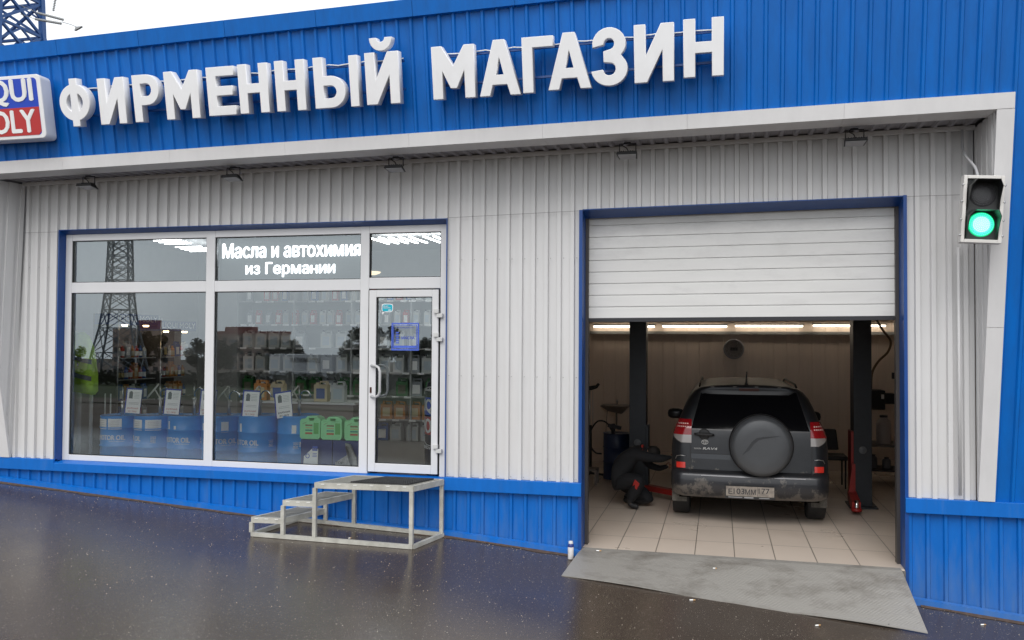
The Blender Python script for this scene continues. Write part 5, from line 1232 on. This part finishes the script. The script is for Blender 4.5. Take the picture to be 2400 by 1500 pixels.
rows = [(['white', 'white', 'grey', 'blue'], 'jug', 'bottom shelf'), (['orange', 'orange', 'cream', 'cream', 'red'], 'jug', 'second shelf from the bottom'), (['green', 'green', 'green', 'grey'], 'jug', 'third shelf from the bottom'),
        (['white', 'grey', 'white'], 'jug', 'fourth shelf from the bottom'), (['white', 'grey', 'white'], 'jug', 'fifth shelf from the bottom'), (['white', 'white', 'grey', 'red'], 'bottle', 'sixth shelf from the bottom'), (['grey', 'red', 'white', 'blue'], 'bottle', 'top shelf')]
ORD = ['first', 'second', 'third', 'fourth', 'fifth', 'sixth', 'seventh', 'eighth', 'ninth', 'tenth', 'eleventh', 'twelfth', 'thirteenth', 'fourteenth', 'fifteenth', 'sixteenth', 'seventeenth', 'eighteenth', 'nineteenth', 'twentieth']+['number %d' % k for k in range(21, 50)]
for (cs, kind, nm), z in zip(rows, LVZ):
    x = -6.15; cnt = -1
    while x < -1.6:
        c = cs[min(len(cs)-1, int(random.random()*len(cs)))]
        if nm.startswith('second'): c = 'orange' if x < -3.25 and random.random() < .7 else random.choice(['cream', 'white', 'orange'])
        if random.random() < .88: cnt += 1; jug(c, kind, x, 4.13+random.uniform(-.01, .02), z, random.uniform(-.15, .15), c+' oil '+kind+', '+ORD[cnt]+' from the left on the '+nm+('' if 'bottom' in nm[:7] or 'top' in nm else ''), 'oil '+kind+'s on the wall shelving')
        x += {'jug': .215, 'bottle': .135}[kind]+random.uniform(0, .05)
# the two branded racks along the left side wall
for i, (ya, yb_, za) in enumerate(((1.55, 2.40, 2.26), (2.46, 3.32, 2.185))):
    t = thing('display_rack', ['nearer lit display rack with blue header on the left side wall', 'farther lit display rack with blue header on the left side wall'][i], 'display rack', (-6.8, ya, .5), 'display racks with blue headers')
    mb = MB(); mb.box(-6.98, -6.60, ya, yb_, za, za+.15); hd = mb.build('header', mat('header_blue', (.02, .04, .22), .5), t)
    mb = MB(); add_text(mb, 'LIQUI MOLY', lambda u, v: (-6.598, ya+.03+u, za+.03+v), yb_-ya-.06, .095, .03); mb.build('header_lettering', TXT_W, hd)
    zs_ = [.55, .90, 1.20, 1.50, 1.80, za-.16]
    mb = MB()
    for z in zs_[:-1]: mb.box(-6.97, -6.62, ya+.02, yb_-.02, z-.012, z)
    mb.build('rack_shelf', SHELF, t)
    mb = MB(); mb.box(-7.0, -6.98, ya, yb_, .5, za+.15); mb.box(-6.98, -6.62, ya, ya+.012, .5, za); mb.build('rack_back', mat('rack_dark', (.10, .09, .085), .6), t)
    MB().tube([(-6.60, ya, .5), (-6.60, ya, za+.2)], .009, 8).build('rack_post', STEEL, t)
    for k in range(2):
        y = ya+.2+k*.45; mb = MB(); mb.lathe((-6.66, y, za-.022), [(.0, 0), (.035, .0), (.04, .015), (.04, .022)], 14); mb.build('spot_lamp', SPOT, t)
    for z in zs_[:-1]:
        y = ya+.09
        while y < yb_-.08:
            kd = 'tin' if (i == 1 or z > 1.4) and random.random() < .75 else 'bottle'
            cc = random.choice(['white', 'red', 'grey', 'blue', 'orange', 'dark']); jug(cc, kd, -6.74, y, z, PI/2+random.uniform(-.1, .1), 'small %s %s on shelf %s of the %s display rack' % (cc, kd, ('one, the lowest,', 'two from below', 'three from below', 'four from below', 'five, the highest,')[zs_.index(z)], 'nearer' if i == 0 else 'farther'), 'small stock on the display racks'); y += .085 if kd == 'tin' else .125
# low display table with jugs behind the drums
ct = thing('counter', 'low white counter inside the shop behind the drums', 'counter', (-4.3, 2.2, .5))
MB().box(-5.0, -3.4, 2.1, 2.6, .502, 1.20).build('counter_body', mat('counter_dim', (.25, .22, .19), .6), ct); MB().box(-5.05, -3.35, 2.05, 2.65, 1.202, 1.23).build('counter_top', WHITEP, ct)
for i, x in enumerate((-4.8, -4.55, -3.9, -3.65)): jug(['orange', 'cream', 'cream', 'white'][i], 'jug', x, 2.2, 1.231, .1, ['orange', 'cream', 'cream', 'white'][i]+' oil jug on the counter'+(', left one' if i == 1 else ', right one' if i == 2 else ''), 'oil jugs on the counter')
# ceiling lamps
for i in range(8):
    y = 2.24+.20*(i % 4)+(0 if i < 4 else 1.02); x = -6.68-.26*(y-2.24); z = 3.50
    t = MB().box(x, x+.46, y-.009, y+.009, z, z+.012).build('ceiling_tube', TUBEW, None, origin=(x, y, z)); tag(t, 'lit white ceiling tube in the upper left pane, %s from the top' % ('first second third fourth fifth sixth seventh eighth'.split()[i]), 'tube lamp', 'shop ceiling tubes in the upper left pane')
for i, x in enumerate((-3.46, -3.31, -3.16, -3.01, -2.86, -2.65, -2.50, -2.35)):
    t = MB().box(x-.016, x+.016, 2.72, 3.45, 3.50, 3.515).build('ceiling_tube', TUBEW, None, origin=(x, 3, 3.5)); tag(t, 'lit white ceiling tube in the pane above the door, %s from the left' % ('first second third fourth fifth sixth seventh eighth'.split()[i]), 'tube lamp', 'shop ceiling tubes above the door')
t = thing('ceiling_dome_lamp', 'round warm ceiling lamp seen through the pane above the door', 'lamp', (-3.95, 3.9, 3.1))
MB().lathe((-3.95, 3.9, 3.08), [(0, 0), (.10, .005), (.16, .03), (.17, .05)], 28).build('shade', mat('warm_dome', (.6, .5, .35), .5, emit=(1, .8, .5), estr=.9), t)
MB().tube([(-3.95, 3.9, 3.13), (-3.95, 3.9, 3.62)], .012, 8).build('stem', WHITEP, t)
# LED text screen in the transom
t = thing('led_screen', 'wide LED screen with two lines of white text in the middle upper window pane', 'screen', (-3.35, .2, 2.73))
LP = mat('led_panel', (.10, .105, .10), .5)
MB().box(-4.20, -2.44, .20, .26, 2.725, 3.213).build('panel', LP, t)
mb = MB()
for k in range(31): mb.box(-4.20, -2.44, .197, .1985, 2.735+k*.0155, 2.738+k*.0155)
mb.build('led_rows', mat('led_row_grey', (.16, .165, .155), .5), t)
mb = MB(); add_text(mb, 'Масла и автохимия', lambda u, v: (-4.165+u, .194, 2.985+v), 1.69, .165, .04); add_text(mb, 'из Германии', lambda u, v: (-3.87+u, .194, 2.765+v), 1.09, .165, .03); mb.build('screen_text', LEDW, t)

# ================================================================ WHAT STANDS ROUND ABOUT
PYL = mat('pylon_blue_paint', (.02, .10, .32), .5, var=.3)
PYG = mat('pylon_grey', (.09, .11, .13), .6)
def pylon(name, lab, x, y, z0, prof, m, rz, panel=2.2, bar=.16, arms=()):
    t = local_thing(name, lab, 'pylon', (x, y, z0), None, rz)
    def hw(z):
        for (a, b), (c, d) in zip(prof, prof[1:]):
            if z <= c: return b+(d-b)*(z-a)/(c-a)
        return prof[-1][1]
    zs_ = [0]; 
    while zs_[-1] < prof[-1][0]: zs_.append(min(prof[-1][0], zs_[-1]+max(.9, hw(zs_[-1])*2*.62)))
    cr = lambda z, k: Vector((hw(z)*(1 if k in (0, 1) else -1), hw(z)*(1 if k in (0, 3) else -1), z))
    mbB = MB()
    for k in range(4):
        mbL = MB()
        for a, b in zip(zs_, zs_[1:]): mbL.bar(cr(a, k), cr(b, k), bar, bar)
        mbL.build('corner_leg', m, t)
        k2 = (k+1) % 4
        for a, b in zip(zs_, zs_[1:]):
            mbB.bar(cr(a, k), cr(b, k2), bar*.5); mbB.bar(cr(a, k2), cr(b, k), bar*.5); mbB.bar(cr(b, k), cr(b, k2), bar*.5)
            mm = (a+b)/2; mbB.bar(cr(mm, k), (cr(b, k)+cr(b, k2))/2, bar*.35); mbB.bar(cr(mm, k2), (cr(b, k)+cr(b, k2))/2, bar*.35)
    mbB.build('lattice_braces', m, t)
    for z, L_ in arms:
        for s in (-1, 1):
            mb = MB(); tip = Vector((s*L_, 0, z)); 
            for q in (-1, 1): mb.bar((s*hw(z), q*hw(z), z), tip, bar*.7); mb.bar((s*hw(z+1.5), q*hw(z+1.5), z+1.5), tip, bar*.6)
            mb.build('cross_arm', m, t)
    return t
pylon('lattice_pylon', 'blue painted lattice pylon rising behind the left end of the roof', -57.2, 50, 0, [(0, 4.6), (23, 3.1), (27, 2.35), (30, 2.25), (44, 1.7)], PYL, 0, bar=.42, arms=((33, 11), (39, 9)))
pylon('lattice_pylon', 'grey lattice pylon across the car park, mirrored in the left window pane', -61.0, -70, -2.6, [(0, 2.6), (4.4, 1.95), (6.2, 1.5), (10.5, 1.1), (15.5, .95), (30, .8)], PYG, -.42, bar=.17, arms=((20, 6), (25, 5)))
# insulator strings and cables by the blue pylon
INS = mat('insulator_grey', (.30, .31, .31), .5)
def istr(a, b, lab, n=16, wire=None):
    a = Vector(a); b = Vector(b); t = thing('insulator_string', lab, 'insulator', a, 'insulator strings on the blue pylon')
    mb = MB(); d = (b-a)
    pts = [a+d*k/60 for k in range(61)]; rr = [(.11 if k % 4 in (1, 2) else .035) for k in range(61)]; mb.tube(pts, rr, 10); mb.build('discs', INS, t)
    if wire: mb = MB(); mb.tube([Vector(w) for w in wire], .025, 6); mb.build('wire', INS, t)
istr((-53.3, 50, 28.95), (-50.7, 50, 28.15), 'upper insulator string of the slanting pair beside the blue pylon', wire=[(-55.0, 50, 29.75), (-53.3, 50, 28.95)])
istr((-53.5, 50, 28.45), (-50.9, 50, 27.85), 'lower insulator string of the slanting pair beside the blue pylon', wire=[(-55.0, 50, 29.0), (-53.5, 50, 28.45)])
istr((-51.35, 50, 31.0), (-51.75, 50, 28.95), 'hanging insulator string near the top left of the sky')
mb = MB(); mb.tube([(-50.9, 50, 28.0), (-50.0, 50, 27.7), (-49.2, 50, 27.35)], .03, 6); mb.hexa([(-49.6, 49.9, 27.15), (-49.2, 49.9, 27.3), (-49.2, 50.1, 27.3), (-49.6, 50.1, 27.15)], [(-49.5, 49.9, 27.45), (-48.9, 49.9, 27.45), (-48.9, 50.1, 27.45), (-49.5, 50.1, 27.45)])
tag(mb.build('line_clamp', INS, None, origin=(-49.5, 50, 27.3)), 'short wire with a clamp below the slanting insulators', 'clamp')
# apartment block mirrored in the shop window
RB = mat('pinkish_brick', (.36, .27, .23), .8, var=.25, vscale=.5); RB2 = mat('brick_red_parapet', (.24, .09, .08), .8)
ab = thing('apartment_block', 'distant brick apartment block with a red parapet, mirrored in the middle window pane', 'building', (-185, -305, -13))
mb = MB(); mb.box(-199, -168, -307, -300, -14, 4.4); mb.build('block_wall', RB, ab)
mb = MB(); mb.box(-199.3, -167.7, -307.3, -299.7, 4.4, 5.6); mb.box(-194, -182, -306, -301, 5.6, 7.4); mb.build('red_parapet', RB2, ab)
mb = MB(); k = 0
for i in range(8):
    for j in range(6):
        if i in (2, 6): continue
        x = -198+i*3.8; z = -12+j*2.7; mb.box(x, x+1.7, -299.93, -299.9, z, z+1.5)
mb.build('window_rows', mat('dark_far_window', (.03, .035, .04), .2), ab)
mb = MB()
for i in (2, 6):
    for j in range(6): x = -198.3+i*3.8; z = -12.4+j*2.7; mb.box(x, x+3, -299.9, -298.6, z, z+1.05)
mb.build('balconies', mat('balcony_blue_grey', (.10, .12, .15), .7), ab)
wbld = thing('low_white_building', 'low white tyre workshop building across the car park, mirrored in the window', 'building', (-49.5, -92, -4))
mb = MB(); mb.box(-54.5, -44.5, -93, -90, -5, .25); mb.build('hall', mat('pale_hall', (.50, .51, .54), .6), wbld)
mb = MB(); add_text(mb, 'ШИНОМОНТАЖ', lambda u, v: (-47.5-u, -89.95, -.75+v), 4.1, .62, .03); mb.build('hall_lettering', TXT_K, wbld)
TR = mat('dark_foliage', (.022, .032, .016), .8, var=.5, vscale=1); BRK = mat('bark', (.06, .045, .035), .9)
def tree(x, y, z, h, r, lab):
    t = local_thing('tree', lab, 'tree', (x, y, z), 'trees across the car park')
    MB().tube([(0, 0, 0), (.05*r, 0, h*.4), (0, .05*r, h*.8)], [.035*h, .025*h, .01*h], 8).build('trunk', BRK, t)
    mb = MB(); cl = [(random.gauss(0, r*.5), random.gauss(0, r*.5), h*random.uniform(.35, 1)) for _ in range(18)]
    for i in range(3600):
        c = random.choice(cl); d = Vector((random.gauss(0, 1), random.gauss(0, 1), random.gauss(0, 1))).normalized()*r*.38*random.random()**.4
        p = Vector(c)+d; a = Vector((random.gauss(0, 1), random.gauss(0, 1), random.gauss(0, 1))).normalized()*r*.085; b = a.orthogonal().normalized()*r*.06
        mb.add([p-a, p+b, p+a, p-b], [(0, 1, 2, 3)])
    mb.build('crown', TR, t, fix=False)
tl_l = [(-93, -98, 3.6, 2.2), (-86, -104, 3.8, 2.4), (-79.5, -99, 6.0, 2.6), (-73, -103, 5.0, 2.4), (-67.5, -98, 4.6, 2.3), (-62, -104, 5.0, 2.4), (-57, -99, 5.0, 2.2), (-42.5, -92, 5.2, 2.0), (-28.3, -61, 4.8, 1.9), (-24.2, -62, 3.6, 1.6), (-21.4, -59, 4.6, 1.4), (-36, -95, 4.4, 2.6)]
wh = ['at the far left of the tree row', 'second in the tree row', 'third in the tree row behind the grey pylon', 'fourth in the tree row', 'small one in the middle of the tree row', 'in front of the brick apartment block', 'left of the low white building', 'right of the low white building', 'tallest one beside the door frame', 'low bushy one left in the door glass', 'narrow one right in the door glass', 'broad low one between the hall and the near trees']
for (x, y, h, r), w in zip(tl_l, wh): tree(x, y, ground_z(x, y)-.1, h, r, 'dark tree across the car park, '+w)
hd = thing('distant_houses', 'distant brown blocks of flats mirrored behind the racks in the left pane', 'building', (-153, -205, -8))
MB().box(-166, -146, -203, -200, -9, 5.0).build('house_wall', RB, hd); MB().box(-158, -152, -202.5, -200.5, 5.0, 7.5).build('lift_house', RB2, hd)
mb = MB(); [mb.box(-165.5+i*3.2, -164+i*3.2, -199.97, -199.95, -7+j*2.7, -5.6+j*2.7) for i in range(6) for j in range(4)]; mb.build('window_rows', mat('dark_far_window', (.03, .035, .04), .2), hd)
hf = MB()
for i in range(16000):
    x = random.uniform(-110, -15); y = -48+random.uniform(-1.2, 1.2)-.08*(x+60); z = ground_z(x, y)+1.1*math.sqrt(random.random())*random.uniform(.5, 1.15); a = Vector((random.gauss(0, 1), random.gauss(0, 1), random.gauss(0, 1))).normalized()*.17; b = a.orthogonal().normalized()*.13
    p = Vector((x, y, z)); hf.add([p-a, p+b, p+a, p-b], [(0, 1, 2, 3)])
tag(hf.build('hedge', TR, None, fix=False), 'long dark hedge along the far side of the car park', 'hedge', None, 'stuff')

# grass verge between the yard and the far car park
mb = MB(); xs = [-140+6*i for i in range(34)]; ys = [-62, -50, -40, -30, -22, -17]; n = len(xs)
mb.add([(x, y, ground_z(x, y)+.03) for y in ys for x in xs], [(j*n+i, j*n+i+1, (j+1)*n+i+1, (j+1)*n+i) for j in range(len(ys)-1) for i in range(n-1)])
o = mb.build('grass_verge', mat('dark_wet_grass', (.030, .040, .016), .9, var=.5, vscale=.8, spec=.1), None); o['kind'] = 'structure'
